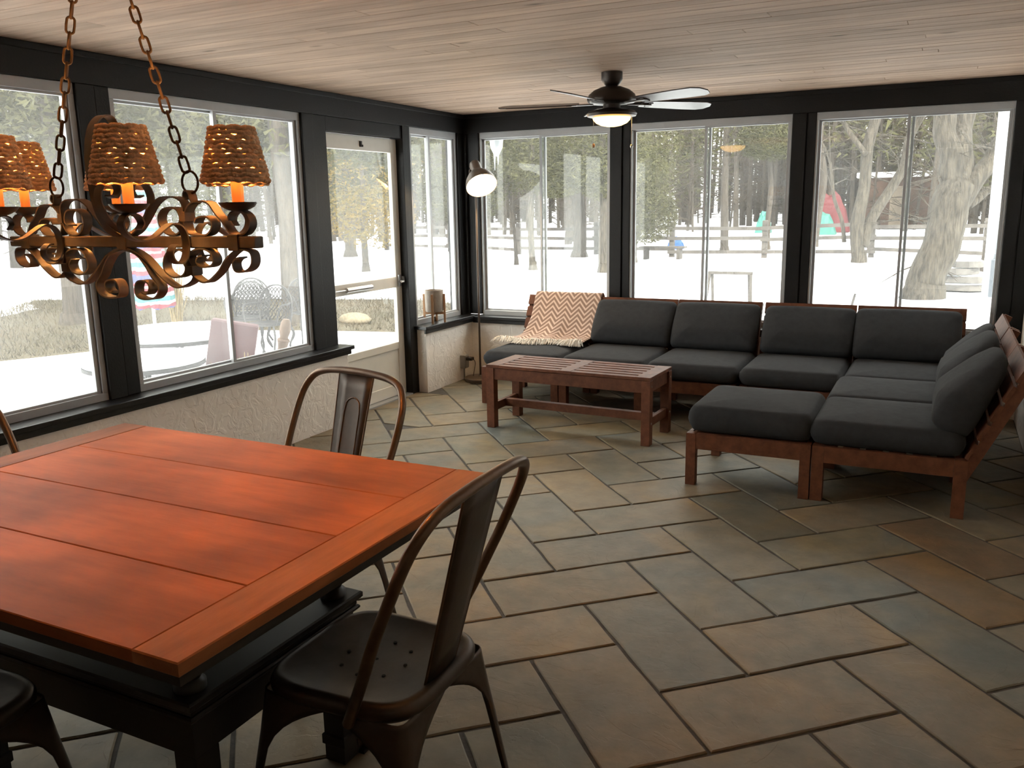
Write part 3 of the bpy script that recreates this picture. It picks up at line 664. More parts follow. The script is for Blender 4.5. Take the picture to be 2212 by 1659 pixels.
for sx, sy, ln_, nm in ((-.085, -.075, .155, 'pull_chain'), (.105, .055, .16, 'pull_chain')):
    o = MB().tube([(sx, sy, -.245), (sx, sy, -.245 - ln_)], .0012, 5).build(nm, CHROME, fn)
    MB().lathe([(0, -.024), (.006, -.022), (.0095, -.012), (.0075, -.003), (.002, .0)], (sx, sy, -.245 - ln_), 12).build('pull_knob', PINEW if sx < 0 else CHROME, o, smooth=True)

# ================================================================== FLOOR LAMP
LX, LY = .245, -.255
lm = empty('floor_lamp', (LX, LY, 0)); tag(lm, 'taupe reading floor lamp with a lit bell shade in the corner', 'lamp')
MB().lathe([(.0, .0015), (.132, .0015), (.136, .008), (.136, .026), (.128, .034), (.02, .040), (.012, .05)], n=40).build('base', LAMPM, lm, smooth=40)
MB().tube([(0, 0, .04), (0, 0, 1.70)], .0085, 12).build('pole', LAMPM, lm, smooth=True)
hc = Vector((.0, -.015, 1.80)); ax = Vector((.50, -.46, -.72)).normalized()
hd = MB().lathe([(.0, -.008), (.026, -.006), (.040, .006), (.046, .03), (.048, .075), (.050, .10), (.062, .118), (.088, .145), (.110, .18), (.122, .215), (.127, .245), (.1275, .252), (.1245, .252), (.119, .215), (.106, .182), (.084, .150), (.058, .124), (.0, .116)], tuple(hc), 36, tuple(ax)).build('lamp_shade', LAMPM, lm, smooth=50)
MB().lathe([(.1235, .250), (.1180, .215), (.105, .184), (.083, .152), (.057, .127), (.0, .1185)], tuple(hc), 36, tuple(ax), cap=False).build('shade_lining', LAMPI, hd, smooth=True)
sd = ax.cross(Vector((0, 0, 1))).normalized()
yk = MB()
for s_ in (-1, 1):
    p = hc + ax * .085; yk.tube([p + sd * (s_ * .049), p + sd * (s_ * .062)], .008, 10)
    yk.tube(spline([p + sd * (s_ * .062), p + sd * (s_ * .058) + Vector((0, 0, -.05)), Vector((0, 0, 1.69)) + sd * (s_ * .012), Vector((0, 0, 1.66))], 5), .005, 8)
yk.build('yoke', LAMPM, lm, smooth=True)
LB = emis('lamp_bulb', (1.0, .66, .30), 14)
bb = hc + ax * .205
MB().lathe([(.014, -.08), (.03, -.05), (.06, -.01), (.075, .01), (.066, .028), (.035, .038), (.0, .040)], tuple(bb), 20, tuple(ax)).build('bulb', LB, hd, smooth=True)

# ================================================================== SOFA
ZF = .283; DD = .68
def section(label, w, loc, rz, backs=('N',)):
    t = empty('sofa_section', loc, rz); tag(t, label, 'sofa section', 'slatted wooden sofa sections')
    h = w / 2 - .004; lw_ = .056
    for sx in (-1, 1):
        MB().box(sx * h, sx * (h - lw_), 0, lw_, 0, ZF - .002, .002).build('leg', TEAK, t)
        MB().box(sx * h, sx * (h - lw_), DD - lw_, DD, 0, ZF - .002, .002).build('leg', TEAK, t)
        MB().box(sx * h, sx * (h - .022), lw_ + .0005, DD - lw_ - .0005, ZF - .085, ZF - .002, .002).build('side_rail', TEAK, t)
    MB().box(-h + lw_ + .0005, h - lw_ - .0005, .004, .026, ZF - .085, ZF - .002, .002).build('front_rail', TEAK, t)
    MB().box(-h + lw_ + .0005, h - lw_ - .0005, DD - .026, DD - .004, ZF - .085, ZF - .002, .002).build('rear_rail', TEAK, t)
    for k in range(6): MB().box(-h + .026, h - .026, .035 + k * .103, .035 + k * .103 + .075, ZF - .02, ZF - .003, .002).build('seat_slat', TEAK, t)
    def back(tr, hw0, hw1):
        for sx in (hw0 + .018, hw1 - .018):
            mb = MB(); mb.beam(tr((sx, .655, ZF - .10)), tr((sx, .905, .725)), .030, .045, up=tr((0, -.85, .5), True)); mb.build('back_stile', TEAK, t)
        for k in range(5):
            f = .24 + .17 * k; y_ = .655 + .25 * f; z = ZF - .10 + (.725 - ZF + .10) * f
            c_ = (0, y_ - .027, z + .014)
            mb = MB(); mb.beam(tr((hw0, c_[1], c_[2])), tr((hw1, c_[1], c_[2])), .016, .082, up=tr((0, .43, .86), True)); mb.build('back_slat', TEAK, t)
    if 'N' in backs: back(lambda p, v=False: p, -h, h)
    if 'E' in backs:   # second back on the +x side of a corner section
        back(lambda p, v=False: ((p[1], -p[0], p[2]) if v else (p[1] - DD / 2, DD / 2 - p[0] , p[2])), -DD / 2 + .004, DD / 2 - .03)
    return t
XS = 3.193; MW = .63; YF = -1.0
names_b = ['sofa section at the left end, draped with the chevron throw', 'second sofa section from the left, beside the throw', 'middle sofa section of the back row, behind the coffee table end', 'sofa section next to the corner section in the back row']
for i in range(4):
    section(names_b[i], MW, (XS - MW * (4 - i) + MW / 2 - (.014 if i < 3 else 0), YF, 0), 0)
section('corner sofa section under the window by the right wall', DD, (XS + DD / 2, YF, 0), 0, ('N', 'E'))
section('right-hand sofa section between the corner and the front section', MW, (XS, YF - MW / 2, 0), R(-90))
section('right-hand sofa section nearest the camera, next to the footstool', MW, (XS, YF - MW * 1.5, 0), R(-90))
CH = .122
def seatc(label, w, d_, x, y_, z, rz=0, h=CH, seed=0):
    o = cushion(w, d_, h, seed=seed).build('seat_cushion', FABRIC, None, smooth=True, loc=(x, y_, z)); o.rotation_euler = (0, 0, rz)
    tag(o, label, 'cushion', 'charcoal seat cushions'); return o
lab = ['charcoal seat cushion at the left end, under the fringed throw', 'charcoal seat cushion second from the left end of the back row', 'charcoal seat cushion in the middle of the back row', 'charcoal seat cushion of the back row beside the corner seat']
for i in range(4): seatc(lab[i], MW - .006, DD - .0, XS - MW * (4 - i) + MW / 2, YF + DD / 2 - .02, ZF, 0, seed=i)
seatc('charcoal corner seat cushion, farthest back on the right', DD - .006, DD, XS + DD / 2 + .002, YF + DD / 2 - .005, ZF, 0, seed=5)
seatc('charcoal seat cushion in the middle of the right-hand row', DD, MW - .006, XS + DD / 2 - .018, YF - MW / 2 - .004, ZF, 0, seed=6, h=.126)
seatc('charcoal seat cushion nearest the camera on the right-hand row', DD, MW - .004, XS + DD / 2 - .018, YF - MW * 1.5 - .008, ZF, 0, seed=7, h=.13)
TH = R(67)
def backc(label, w, x, y_, rz, seed, d_=.36, th=.15, dz=0, lean=0, pil=.012):
    mb = cushion(w, d_, th, puff=.022, seed=seed, rc=.04)
    mb.v = [(a, b_, c_ * (.42 + .58 * min(1, max(0, (.5 - b_ / d_)) * 1.5))) for a, b_, c_ in mb.v]
    mb.v = [(a * (1 - 1.2 * pil * max(0, b_ / d_) * 2), b_ - pil * d_ * 1.6 * (2 * a / w) ** 4 * max(0, b_ / d_) * 2, c_) for a, b_, c_ in mb.v]
    o = mb.build('back_cushion', FABRIC, None, smooth=True)
    o.matrix_world = Matrix.Translation((x, y_, .546 + dz)) @ Matrix.Rotation(rz, 4, 'Z') @ Matrix.Rotation(TH + lean, 4, 'X')
    tag(o, label, 'cushion', 'charcoal back cushions'); return o
yb = YF + .655 + .25 * ((.56 - ZF + .10) / (.725 - ZF + .10)) - .074
lab = ['charcoal back cushion right beside the chevron throw', 'charcoal back cushion second from the throw', 'charcoal back cushion left of the corner, past the bright gap', ]
for i in range(3): backc(lab[i], MW - (.0, .012, .022)[i], XS - MW * (3 - i) + MW / 2 + (.0, -.006, .012)[i], yb, 0, 10 + i, dz=(0, .0, -.004)[i], lean=R((0, 1.5, -1)[i]))
backc('charcoal back cushion in the corner under the window', .65, XS + .327, yb - .002, 0, 14)
xb = XS + (yb - YF)
backc('charcoal side cushion deepest in the sofa corner', .40, xb - .012, YF + .10, R(-90), 15, d_=.38, pil=.12)
backc('charcoal back cushion in the middle of the right-hand row', .60, xb - .012, YF - MW / 2 + .01, R(-90), 16, d_=.39, th=.175, pil=.12)
backc('charcoal back cushion nearest the camera on the right', .60, xb - .010, YF - MW * 1.5, R(-90), 17, d_=.40, th=.185, pil=.12)
# footstool
ot = empty('footstool', (2.876, -1.948, 0), 0); tag(ot, 'square wooden footstool frame beside the right-hand sofa', 'footstool')
h = .311
for sx in (-1, 1):
    for sy in (-1, 1): MB().box(sx * h, sx * (h - .05), sy * h, sy * (h - .05), 0, ZF - .002, .002).build('leg', TEAK, ot)
    MB().box(sx * (h - .002), sx * (h - .024), -h + .0505, h - .0505, ZF - .085, ZF - .002, .002).build('rail', TEAK, ot)
    MB().box(-h + .0505, h - .0505, sx * (h - .002), sx * (h - .024), ZF - .085, ZF - .002, .002).build('rail', TEAK, ot)
for k in range(6): MB().box(-h + .03, h - .03, -h + .03 + k * .094, -h + .03 + k * .094 + .07, ZF - .02, ZF - .003, .002).build('top_slat', TEAK, ot)
o = cushion(.622, .618, .145, seed=9).build('footstool_cushion', FABRIC, None, smooth=True, loc=(2.876, -1.948, ZF)); tag(o, 'thick charcoal cushion on the wooden footstool', 'cushion')

# ================================================================== COFFEE TABLE
ct = empty('coffee_table', (1.615, -1.432, 0), R(-2.2)); tag(ct, 'slatted red-brown wooden coffee table before the sofa', 'coffee table')
hl, hw, zt = .572, .205, .43
for sx in (-1, 1):
    for sy in (-1, 1): MB().box(sx * hl, sx * (hl - .055), sy * hw, sy * (hw - .055), 0, zt - .022, .0025).build('leg', TEAK, ct)
    MB().box(sx * hl, sx * (hl - .095), -hw, hw, zt - .0215, zt, .002).build('top_end_board', TEAK, ct)
    MB().box(sx * (hl - .012), sx * (hl - .034), -hw + .0555, hw - .0555, zt - .10, zt - .022, .002).build('end_apron', TEAK, ct)
    MB().box(sx * (hl - .014), sx * (hl - .042), -hw + .0555, hw - .0555, .11, .165, .002).build('end_stretcher', TEAK, ct)
    MB().box(-hl + .0555, hl - .0555, sx * (hw - .008), sx * (hw - .030), zt - .10, zt - .022, .002).build('side_apron', TEAK, ct)
MB().box(-hl + .0425, hl - .0425, -.022, .022, .112, .163, .002).build('long_stretcher', TEAK, ct)
MB().box(-.042, .042, -hw, hw, zt - .0215, zt, .002).build('top_middle_board', TEAK, ct)
ns = 6; sw_ = .049; gp = (2 * hw - ns * sw_) / (ns - 1)
for x0, x1 in ((-hl + .0955, -.0425), (.0425, hl - .0955)):
    for k in range(ns): MB().box(x0, x1, -hw + k * (sw_ + gp), -hw + k * (sw_ + gp) + sw_, zt - .0205, zt - .001, .002).build('top_slat', TEAK, ct)
for sy in (-1, 1):
    for zz in (zt - .06, .14): MB().tube([(hl - .001 if zz > .2 else hl - .001, sy * (hw - .03), zz), (hl + .003, sy * (hw - .03), zz)], .006, 10).build('bolt_cap', CHROME, ct)

# ================================================================== THROW
def throw():
    prof = [(-.005, .40), (-.022, .52), (-.040, .64), (-.062, .715), (-.085, .748), (-.112, .752), (-.135, .735), (-.165, .68), (-.20, .615), (-.245, .54), (-.29, .475), (-.34, .437), (-.40, .424), (-.47, .422), (-.54, .421), (-.60, .4195)]
    prof = spline([(0, a, b) for a, b in prof], 4); n = len(prof); M = 41; vs = []; uv = []; s_ = 0; S_ = []
    for i in range(n):
        if i: s_ += (prof[i] - prof[i - 1]).length
        S_.append(s_)
    rg = random.Random(2)
    for i in range(n):
        t = max(0, (S_[i] - .62) / (S_[-1] - .62))
        x0 = .722 - .075 * t; x1 = 1.296 + .02 * t
        for j in range(M):
            u = j / (M - 1); x = x0 + (x1 - x0) * u
            wv = .006 * math.sin(u * 9 + i * .1) + .012 * t * math.sin(u * 14 + 1.2) * (1 if i < n else 0)
            z = prof[i].z + .004 + (max(0, wv) if t > 0.05 else abs(wv) * .4); y_ = prof[i].y
            if t > 0: y_ += .03 * t * math.sin(u * 11 + .4) - .05 * t * (.5 - u)
            vs.append((x, y_, z)); uv.append((u * .585, S_[i]))
    mb = MB(); mb.add(vs, [(i * M + j, i * M + j + 1, i * M + M + j + 1, i * M + M + j) for i in range(n - 1) for j in range(M - 1)])
    m_ = bpy.data.materials.new('chevron_weave'); m_.use_nodes = True; t = m_.node_tree; L = t.links; b = t.nodes['Principled BSDF']; b.inputs['Roughness'].default_value = .95; b.inputs['Specular IOR Level'].default_value = .1
    un = nd(t, 'ShaderNodeUVMap'); un.uv_map = 'UVMap'; sp_ = nd(t, 'ShaderNodeSeparateXYZ'); L.new(un.outputs[0], sp_.inputs[0])
    pp = nd(t, 'ShaderNodeMath', operation='PINGPONG'); pp.inputs[1].default_value = .0585; L.new(sp_.outputs[0], pp.inputs[0])
    ma = nd(t, 'ShaderNodeMath', operation='MULTIPLY_ADD'); ma.inputs[1].default_value = 1.15; L.new(pp.outputs[0], ma.inputs[0]); L.new(sp_.outputs[1], ma.inputs[2])
    dv = nd(t, 'ShaderNodeMath', operation='DIVIDE'); dv.inputs[1].default_value = .046; L.new(ma.outputs[0], dv.inputs[0])
    fc = nd(t, 'ShaderNodeMath', operation='FRACT'); L.new(dv.outputs[0], fc.inputs[0])
    rp = nd(t, 'ShaderNodeValToRGB'); rp.color_ramp.elements[0].position = .54; rp.color_ramp.elements[1].position = .58
    rp.color_ramp.elements[0].color = (.30, .205, .165, 1); rp.color_ramp.elements[1].color = (.68, .54, .465, 1)
    L.new(fc.outputs[0], rp.inputs[0]); L.new(rp.outputs[0], b.inputs['Base Color'])
    nb = nd(t, 'ShaderNodeTexNoise'); nb.inputs['Scale'].default_value = 260; tc = nd(t, 'ShaderNodeTexCoord'); L.new(tc.outputs['Object'], nb.inputs[0])
    bu = nd(t, 'ShaderNodeBump'); bu.inputs['Strength'].default_value = .5; bu.inputs['Distance'].default_value = .003; L.new(nb.outputs[0], bu.inputs['Height']); L.new(bu.outputs[0], b.inputs['Normal'])
    r = empty('throw_blanket', (1.01, -.35, 0)); tag(r, 'pink-beige chevron throw with white fringe over the sofa back', 'throw')
    o = mb.build('woven_cloth', m_, r, smooth=True, loc=(-1.01, .35, 0)); me = o.data
    ul = me.uv_layers.new(name='UVMap')
    for lp_ in me.loops: ul.data[lp_.index].uv = uv[lp_.vertex_index]
    sf = o.modifiers.new('thick', 'SOLIDIFY'); sf.thickness = .005; sf.offset = 1
    # fringe
    fm = MB(); last = vs[-M:]
    for k in range(420):
        u = rg.random() * (M - 1); j = min(int(u), M - 2); f = u - j
        p = Vector(last[j]).lerp(Vector(last[j + 1]), f); ang = rg.gauss(0, .5); ln_ = rg.uniform(.06, .11)
        dx_, dy_ = math.sin(ang), -math.cos(ang)
        q1 = p + Vector((dx_ * ln_ * .4, dy_ * ln_ * .4, rg.uniform(.010, .03))); q2 = p + Vector((dx_ * ln_, dy_ * ln_, 0)); q2.z = .421
        fm.tube(spline([p, q1, q2], 3), .0030, 4)
    o2 = fm.build('fringe', mat('white_fringe', (.85, .80, .74), .95), r, smooth=True, loc=(-1.01, .35, 0)); o2['kind'] = 'stuff'
throw()

# ================================================================== SMALL THINGS
pt = empty('plant_pot', (.022, -.60, SZ)); tag(pt, 'round concrete pot in a four-legged wooden stand on the sill', 'plant pot')
MB().lathe([(.0, .088), (.066, .088), (.073, .098), (.076, .255), (.076, .264), (.068, .264), (.066, .235), (.0, .23)], n=30).build('pot', CONC, pt, smooth=40)
for k in range(4):
    a = R(20 + 90 * k); c_, s_ = math.cos(a) * .084, math.sin(a) * .084
    mb = MB(); mb.beam((c_, s_, .0), (c_, s_, .232), .016, .016, up=(math.cos(a), math.sin(a), 0)); mb.build('stand_leg', PINEW, pt)
mb = MB(); mb.beam((-.078, -.028, .077), (.078, .028, .077), .014, .02); mb.beam((-.028, .078, .077), (.028, -.078, .077), .014, .02); mb.build('stand_cross', PINEW, pt)
ob = empty('outlet_box', (SX, -.262, .10)); tag(ob, 'grey surface outlet box on the low stucco wall by the lamp', 'outlet')
MB().box(0, .045, -.035, .035, .0, .115, .004).build('box', PLUG, ob); MB().box(.045, .050, -.030, .030, .008, .107, .002).build('cover', PLUG, ob)
MB().tube([(.02, 0, .0), (.02, 0, -.098)], .007, 8).build('conduit', PLUG, ob)
pg = empty('plug_adapter', (SX + .0505, -.262, .17)); tag(pg, 'dark brown plug adapter in the grey outlet box', 'plug')
MB().box(0, .055, -.022, .022, .0, .028, .004).build('adapter_body', CORD, pg)
cdp = spline([(SX + .108, -.258, .184), (SX + .125, -.255, .15), (SX + .115, -.26, .08), (SX + .11, -.275, .02), (SX + .12, -.31, .0045), (.23, -.41, .0045), (.31, -.42, .0045), (.355, -.30, .0045), (.39, -.25, .0045)], 6)
o = MB().tube(cdp, .0028, 6).build('lamp_cord', CORD, None, smooth=True); tag(o, 'thin brown cord running from the outlet to the floor lamp', 'cord')

# ================================================================== OUTDOORS
GZ = -.35
def gz(x, y_): return GZ + .05 * math.sin(x * .31 + 1) * math.cos(y_ * .27) + .025 * math.sin(x * 1.1) * math.sin(y_ * .9 + 2)
def ground():
    nx, ny = 130, 120; vs = []
    for j in range(ny):
        for i in range(nx):
            x = -75 + 135 * i / (nx - 1); y_ = -35 + 125 * j / (ny - 1); z = gz(x, y_)
            if -1.5 < x < 6 and -12 < y_ < 2: z = GZ
            vs.append((x, y_, z + max(0, (y_ - 24)) * .03))
    mb = MB(); mb.add(vs, [(j * nx + i, j * nx + i + 1, j * nx + nx + i + 1, j * nx + nx + i) for j in range(ny - 1) for i in range(nx - 1)])
    o = mb.build('snow_ground', SNOW, smooth=True); tag(o, kind='structure')
ground()
# dry grass bed left of the porch
bed = [(-3.5, 4.0), (-4.8, 3.8), (-7.5, 2.75), (-6.6, 1.2), (-7.2, .2), (-10.4, 1.6), (-13.5, 5.2), (-11.1, 6.2), (-7.5, 7.2), (-5.6, 7.6), (-3.8, 7.0)]
grg = random.Random(4); gm = MB(); cnt = 0
while cnt < 22000:
    x, y_ = grg.uniform(-13.5, -3.4), grg.uniform(0, 7.8)
    if not in_poly((x, y_), bed): continue
    cnt += 1; z = gz(x, y_) - .01; hh = grg.uniform(.05, .16); a = grg.uniform(0, 6.28); l = grg.uniform(.05, .2); w_ = grg.uniform(.004, .009)
    gm.add([(x - math.sin(a) * w_, y_ + math.cos(a) * w_, z), (x + math.sin(a) * w_, y_ - math.cos(a) * w_, z), (x + math.cos(a) * l, y_ + math.sin(a) * l, z + hh)], [(0, 1, 2)])
o = gm.build('dry_grass', GRASS); tag(o, 'dry brown grass bed between the snow patches outside the left windows', 'grass', kind='stuff')
vs = [(x, y_, gz(x, y_) + .010) for x, y_ in bed]; n = len(vs); c_ = (-7.2, 4.2, gz(-7.2, 4.2) + .07)
mb = MB(); mb.add(vs + [c_] + [(x, y_, z - .25) for x, y_, z in vs], [(i, (i + 1) % n, n) for i in range(n)] + [(i, (i + 1) % n, n + 1 + (i + 1) % n, n + 1 + i) for i in range(n)])
o = mb.build('leaf_litter_bed', GRASS); tag(o, kind='structure')

# ---- trees
def foliage(mb, c, r, n, sz, rg, shell=.45, droop=.3):
    for _ in range(n):
        while True:
            d_ = Vector((rg.uniform(-1, 1), rg.uniform(-1, 1), rg.uniform(-1, 1)))
            if shell * shell < d_.length_squared < 1: break
        p = Vector((c[0] + d_.x * r[0], c[1] + d_.y * r[1], c[2] + d_.z * r[2])); s_ = sz * rg.uniform(.5, 1.4)
        a = Vector((rg.gauss(0, 1), rg.gauss(0, 1), rg.gauss(-droop, .5))).normalized(); b_ = a.orthogonal().normalized()
        b_ = (Matrix.Rotation(rg.uniform(0, 6.28), 3, a) @ b_)
        mb.add([p - a * s_ * .2 - b_ * s_ * .2, p - a * s_ * .2 + b_ * s_ * .2, p + a * s_], [(0, 1, 2)])
def limb(mb, p, q, r0, r1, rg, n=7, wob=.06, sides=9):
    p, q = Vector(p), Vector(q); L_ = (q - p).length; pts = []; rs = []
    for k in range(n + 1):
        t = k / n; v = p.lerp(q, t)
        if 0 < k < n: v += Vector((rg.uniform(-1, 1), rg.uniform(-1, 1), 0)) * wob * L_ * .12
        pts.append(v); rs.append((r0 + (r1 - r0) * t) * rg.uniform(.94, 1.06))
    pts2 = spline(pts, 3); rs2 = []
    for i in range(len(pts2)): f = i / 3; k = min(int(f), n - 1); rs2.append(rs[k] + (rs[k + 1] - rs[k]) * (f - k))
    mb.tube(pts2, rs2, sides); return pts2
def twigs(mb, pts, rg, n, ln_, r0):
    for _ in range(n):
        p = pts[rg.randrange(len(pts) // 3, len(pts))]; d_ = Vector((rg.gauss(0, 1), rg.gauss(0, 1), rg.gauss(.35, .5))).normalized(); l = ln_ * rg.uniform(.4, 1.2)
        m_ = p + d_ * l * .5 + Vector((rg.uniform(-.1, .1), rg.uniform(-.1, .1), rg.uniform(0, .1))) * l; e_ = p + d_ * l + Vector((0, 0, .12 * l))
        mb.tube([p, m_, e_], [r0, r0 * .6, r0 * .2], 4, cap=False)
        for __ in range(2):
            d2 = (d_ + Vector((rg.gauss(0, .7), rg.gauss(0, .7), rg.gauss(.1, .5)))).normalized(); mb.tube([m_, m_ + d2 * l * .5], [r0 * .4, r0 * .15], 3, cap=False)
def cedar(label, x, y_, h, tr, crowns, fm=CEDAR, n=2600, sz=.16, seed=0, lean=(0, 0), bark=BARK, bare=6):
    rg = random.Random(seed); z0 = gz(x, y_) - .06
    r = empty('cedar_tree', (x, y_, z0)); tag(r, label, 'tree', 'trees outside the windows')
    mb = MB(); pts = limb(mb, (0, 0, 0), (lean[0], lean[1], h), tr, tr * .35, rg, 8); mb.tube([(0, 0, -.1), (0, 0, .05), (0, 0, .3)], [tr * 1.6, tr * 1.35, tr], 10)
    mb.build('trunk', bark, r, smooth=True)
    tb_ = MB(); twigs(tb_, pts, rg, bare * 3, 1.1, tr * .10 + .008); tb_.build('branches', bark, r)
    fb = MB()
    for (cx_, cy_, cz_, rx_, ry_, rz_) in crowns: foliage(fb, (cx_, cy_, cz_), (rx_, ry_, rz_), int(n * 3.2 / len(crowns)), sz * .62, rg, .2)
    fb.build('foliage', fm, r)
    return r
cedar('grey-barked cedar trunk left of the patio, seen through the leftmost window', -9.14, 2.85, 7, .19, [(0, 0, 5.0, 2.6, 2.4, 2.4), (-1.0, .8, 3.4, 2.0, 1.8, 1.1)], n=6500, sz=.20, seed=1)
cedar('tall cedar trunk behind the iron patio chairs', -5.5, 4.1, 7, .20, [(.2, .4, 4.8, 2.3, 2.2, 2.3), (-1.4, .3, 3.1, 1.3, 1.3, .8), (1.2, .8, 3.4, 1.2, 1.2, .9)], n=6500, sz=.19, seed=2, lean=(-.3, .15))
cedar('young cedar with sunlight coloured into its foliage, seen through the glass door', -10.8, 13.3, 5, .10, [(0, 0, 2.9, 1.7, 1.7, 2.0), (.5, -.3, 1.6, 1.3, 1.2, .9), (-.7, .2, 4.2, 1.0, 1.0, 1.2)], fm=CEDAR_SUN_TINT, n=2300, sz=.17, seed=3)
cedar('slim pale-barked cedar just left of the mullion beside the floor lamp', -6.5, 15.2, 7, .10, [(0, 0, 4.3, 1.6, 1.6, 2.0), (.6, .3, 2.6, 1.0, 1.0, .6)], n=3400, seed=4, bark=BARKG)
cedar('thin dark sapling beside the rail fence, behind the floor lamp', -7.9, 17.0, 5, .06, [(0, 0, 3.6, 1.2, 1.2, 1.5)], n=2000, seed=5, lean=(-.5, .2))
cedar('broad cedar with a flared trunk at the rail fence', -7.87, 22.0, 9, .25, [(0, 0, 5.0, 2.6, 2.4, 2.6), (1.8, -.4, 3.0, 1.5, 1.4, .9), (-1.8, .2, 3.4, 1.4, 1.4, 1.0)], n=6200, sz=.2, seed=6)
cedar('slender cedar next to the post between the back windows', -4.3, 14.9, 7, .13, [(.1, 0, 4.2, 1.3, 1.3, 2.0), (0, .2, 2.6, .9, .9, .7)], n=3600, seed=7, bark=BARKG)
cedar('bushy cedar filling the left pane of the middle window', -4.9, 19.0, 6, .14, [(0, 0, 3.2, 1.5, 1.5, 2.3), (.2, 0, 1.5, 1.2, 1.2, .9)], n=5200, seed=8)
cedar('straight cedar trunk right of the middle window mullion', -3.3, 24.5, 9, .15, [(0, 0, 6.0, 2.4, 2.2, 2.4), (1.4, .2, 3.9, 1.2, 1.2, .7)], n=4200, seed=9)
cedar('second straight trunk in the middle window, right of the mullion', -2.0, 25.5, 9, .11, [(0, 0, 6.2, 2.0, 2.0, 2.4)], n=3200, seed=10)
cedar('cedar standing beyond the narrow window by the door', -9.6, 16.2, 7, .14, [(0, 0, 4.2, 1.9, 1.9, 2.2), (.3, 0, 2.2, 1.4, 1.3, .9)], n=4600, seed=11)
cedar('pale green cedar far behind the leftmost window', -19, 6.0, 9, .22, [(0, 0, 4.6, 3.2, 3.2, 3.6)], n=6000, sz=.26, seed=12)
cedar('pale green cedar far beyond the striped umbrella', -18, 12.5, 9, .22, [(0, 0, 4.8, 3.0, 3.0, 3.4)], n=6000, sz=.26, seed=13)
cedar('round-topped cedar far behind the door and umbrella', -16, 19.5, 9, .22, [(0, 0, 4.6, 2.8, 2.8, 3.2)], n=5200, sz=.26, seed=14)
cedar('dark cedar far left behind the umbrella table', -21, 0.5, 9, .25, [(0, 0, 4.8, 3.2, 3.0, 3.4)], n=5200, sz=.26, seed=15)
# twin-trunk tree and the big forked tree in the right-hand window
def bare_tree(label, x, y_, limbs, seed, bark, tw=40, tl=1.2, tr=.02):
    rg = random.Random(seed); r = empty('bare_tree', (x, y_, gz(x, y_) - .05)); tag(r, label, 'tree', 'trees outside the windows')
    tm = MB(); first_ = True
    for (p, q, r0, r1, nm) in limbs:
        mb = MB(); pts = limb(mb, p, q, r0, r1, rg, 7, .22, 12)
        if first_ and nm == 'trunk': mb.tube([(p[0], p[1], -.1), (p[0], p[1], .03), (p[0] + (q[0] - p[0]) * .12, p[1], .35)], [r0 * 1.35, r0 * 1.2, r0 * .98], 12); first_ = False
        mb.build(nm, bark, r, smooth=True); twigs(tm, pts, rg, tw // len(limbs), tl, tr)
    tm.build('twigs', bark, r)
    return r
rv = Vector((.895, .4456, 0)) # image-right on the ground, used only to lean trunks the way the photo shows
def RV(d_, z, f=0): return (rv.x * d_ - .44 * f, rv.y * d_ + .87 * f, z)
bare_tree('big furrowed forked tree leaning right in the right-hand window', 3.42, 11.25, [((0, 0, 0), RV(.50, 2.15), .34, .30, 'trunk'), (RV(.46, 1.95), RV(.05, 4.4, .3), .22, .15, 'limb'), (RV(.50, 2.05), RV(.82, 4.6, .6), .22, .14, 'limb'), (RV(.52, 1.75), RV(1.75, 3.6), .20, .12, 'limb'), (RV(.75, 1.75, .1), RV(1.7, 2.3, .4), .09, .05, 'limb')], 31, BARKG, 50, 1.4, .02)
bare_tree('twin-trunked pale tree left in the right-hand window', 1.59, 19.7, [((0, 0, 0), RV(.05, 7.5), .19, .10, 'trunk'), (RV(.05, .5), RV(2.2, 5.6), .17, .07, 'limb'), (RV(0, 3.0), RV(-1.6, 5.2, .3), .08, .03, 'limb'), (RV(-.3, .6, .4), RV(-1.5, 4.8, .4), .06, .02, 'limb')], 32, BARKG, 70, 1.8, .022)
bare_tree('straight dark tree behind the stacked stones', 4.75, 17.5, [((0, 0, 0), RV(.5, 7.5), .24, .14, 'trunk')], 33, BARK, 24, 1.4, .02)
bare_tree('thin bare tree behind the twin-trunked one', -.6, 27, [((0, 0, 0), RV(.2, 9), .16, .06, 'trunk')], 34, BARK, 40, 1.8, .02)

# ---- far woodland (nobody could count it)
wrg = random.Random(77); wm = MB(); wt = MB()
def far_tree(x, y_):
    if -6.5 < x < 3 and y_ < 36.5: y_ += 11
    z = gz(x, y_) + max(0, (y_ - 24)) * .03 - .1; hh = wrg.uniform(8, 15); r_ = wrg.uniform(.05, .19); lx, ly = wrg.gauss(0, .5), wrg.gauss(0, .5)
    wm.tube([(x, y_, z), (x + lx * .5, y_ + ly * .5, z + hh * .5), (x + lx, y_ + ly, z + hh)], [r_, r_ * .7, r_ * .25], 5, cap=False)
    for _ in range(52):
        t = wrg.uniform(.04, .8); p = Vector((x + lx * t, y_ + ly * t, z + hh * t)); l = wrg.uniform(.6, 2.6) * (1.1 - t * .5); a = wrg.uniform(0, 6.28)
        d_ = Vector((math.cos(a), math.sin(a), wrg.uniform(-.1, .9))).normalized(); e_ = p + d_ * l; w_ = Vector((0, 0, 1)).cross(d_).normalized() * wrg.uniform(.010, .03); up_ = Vector((0, 0, .025))
        wt.add([p - w_, p + w_, e_], [(0, 1, 2)]); wt.add([p - up_, p + up_, e_], [(0, 1, 2)])
        for _k in range(3):
            f = wrg.uniform(.25, .9); p2 = p.lerp(e_, f); d2 = (d_ + Vector((wrg.gauss(0, .7), wrg.gauss(0, .7), wrg.gauss(.2, .5)))).normalized(); e2_ = p2 + d2 * l * .5
            wt.add([p2 - up_ * .5, p2 + up_ * .5, e2_], [(0, 1, 2)])
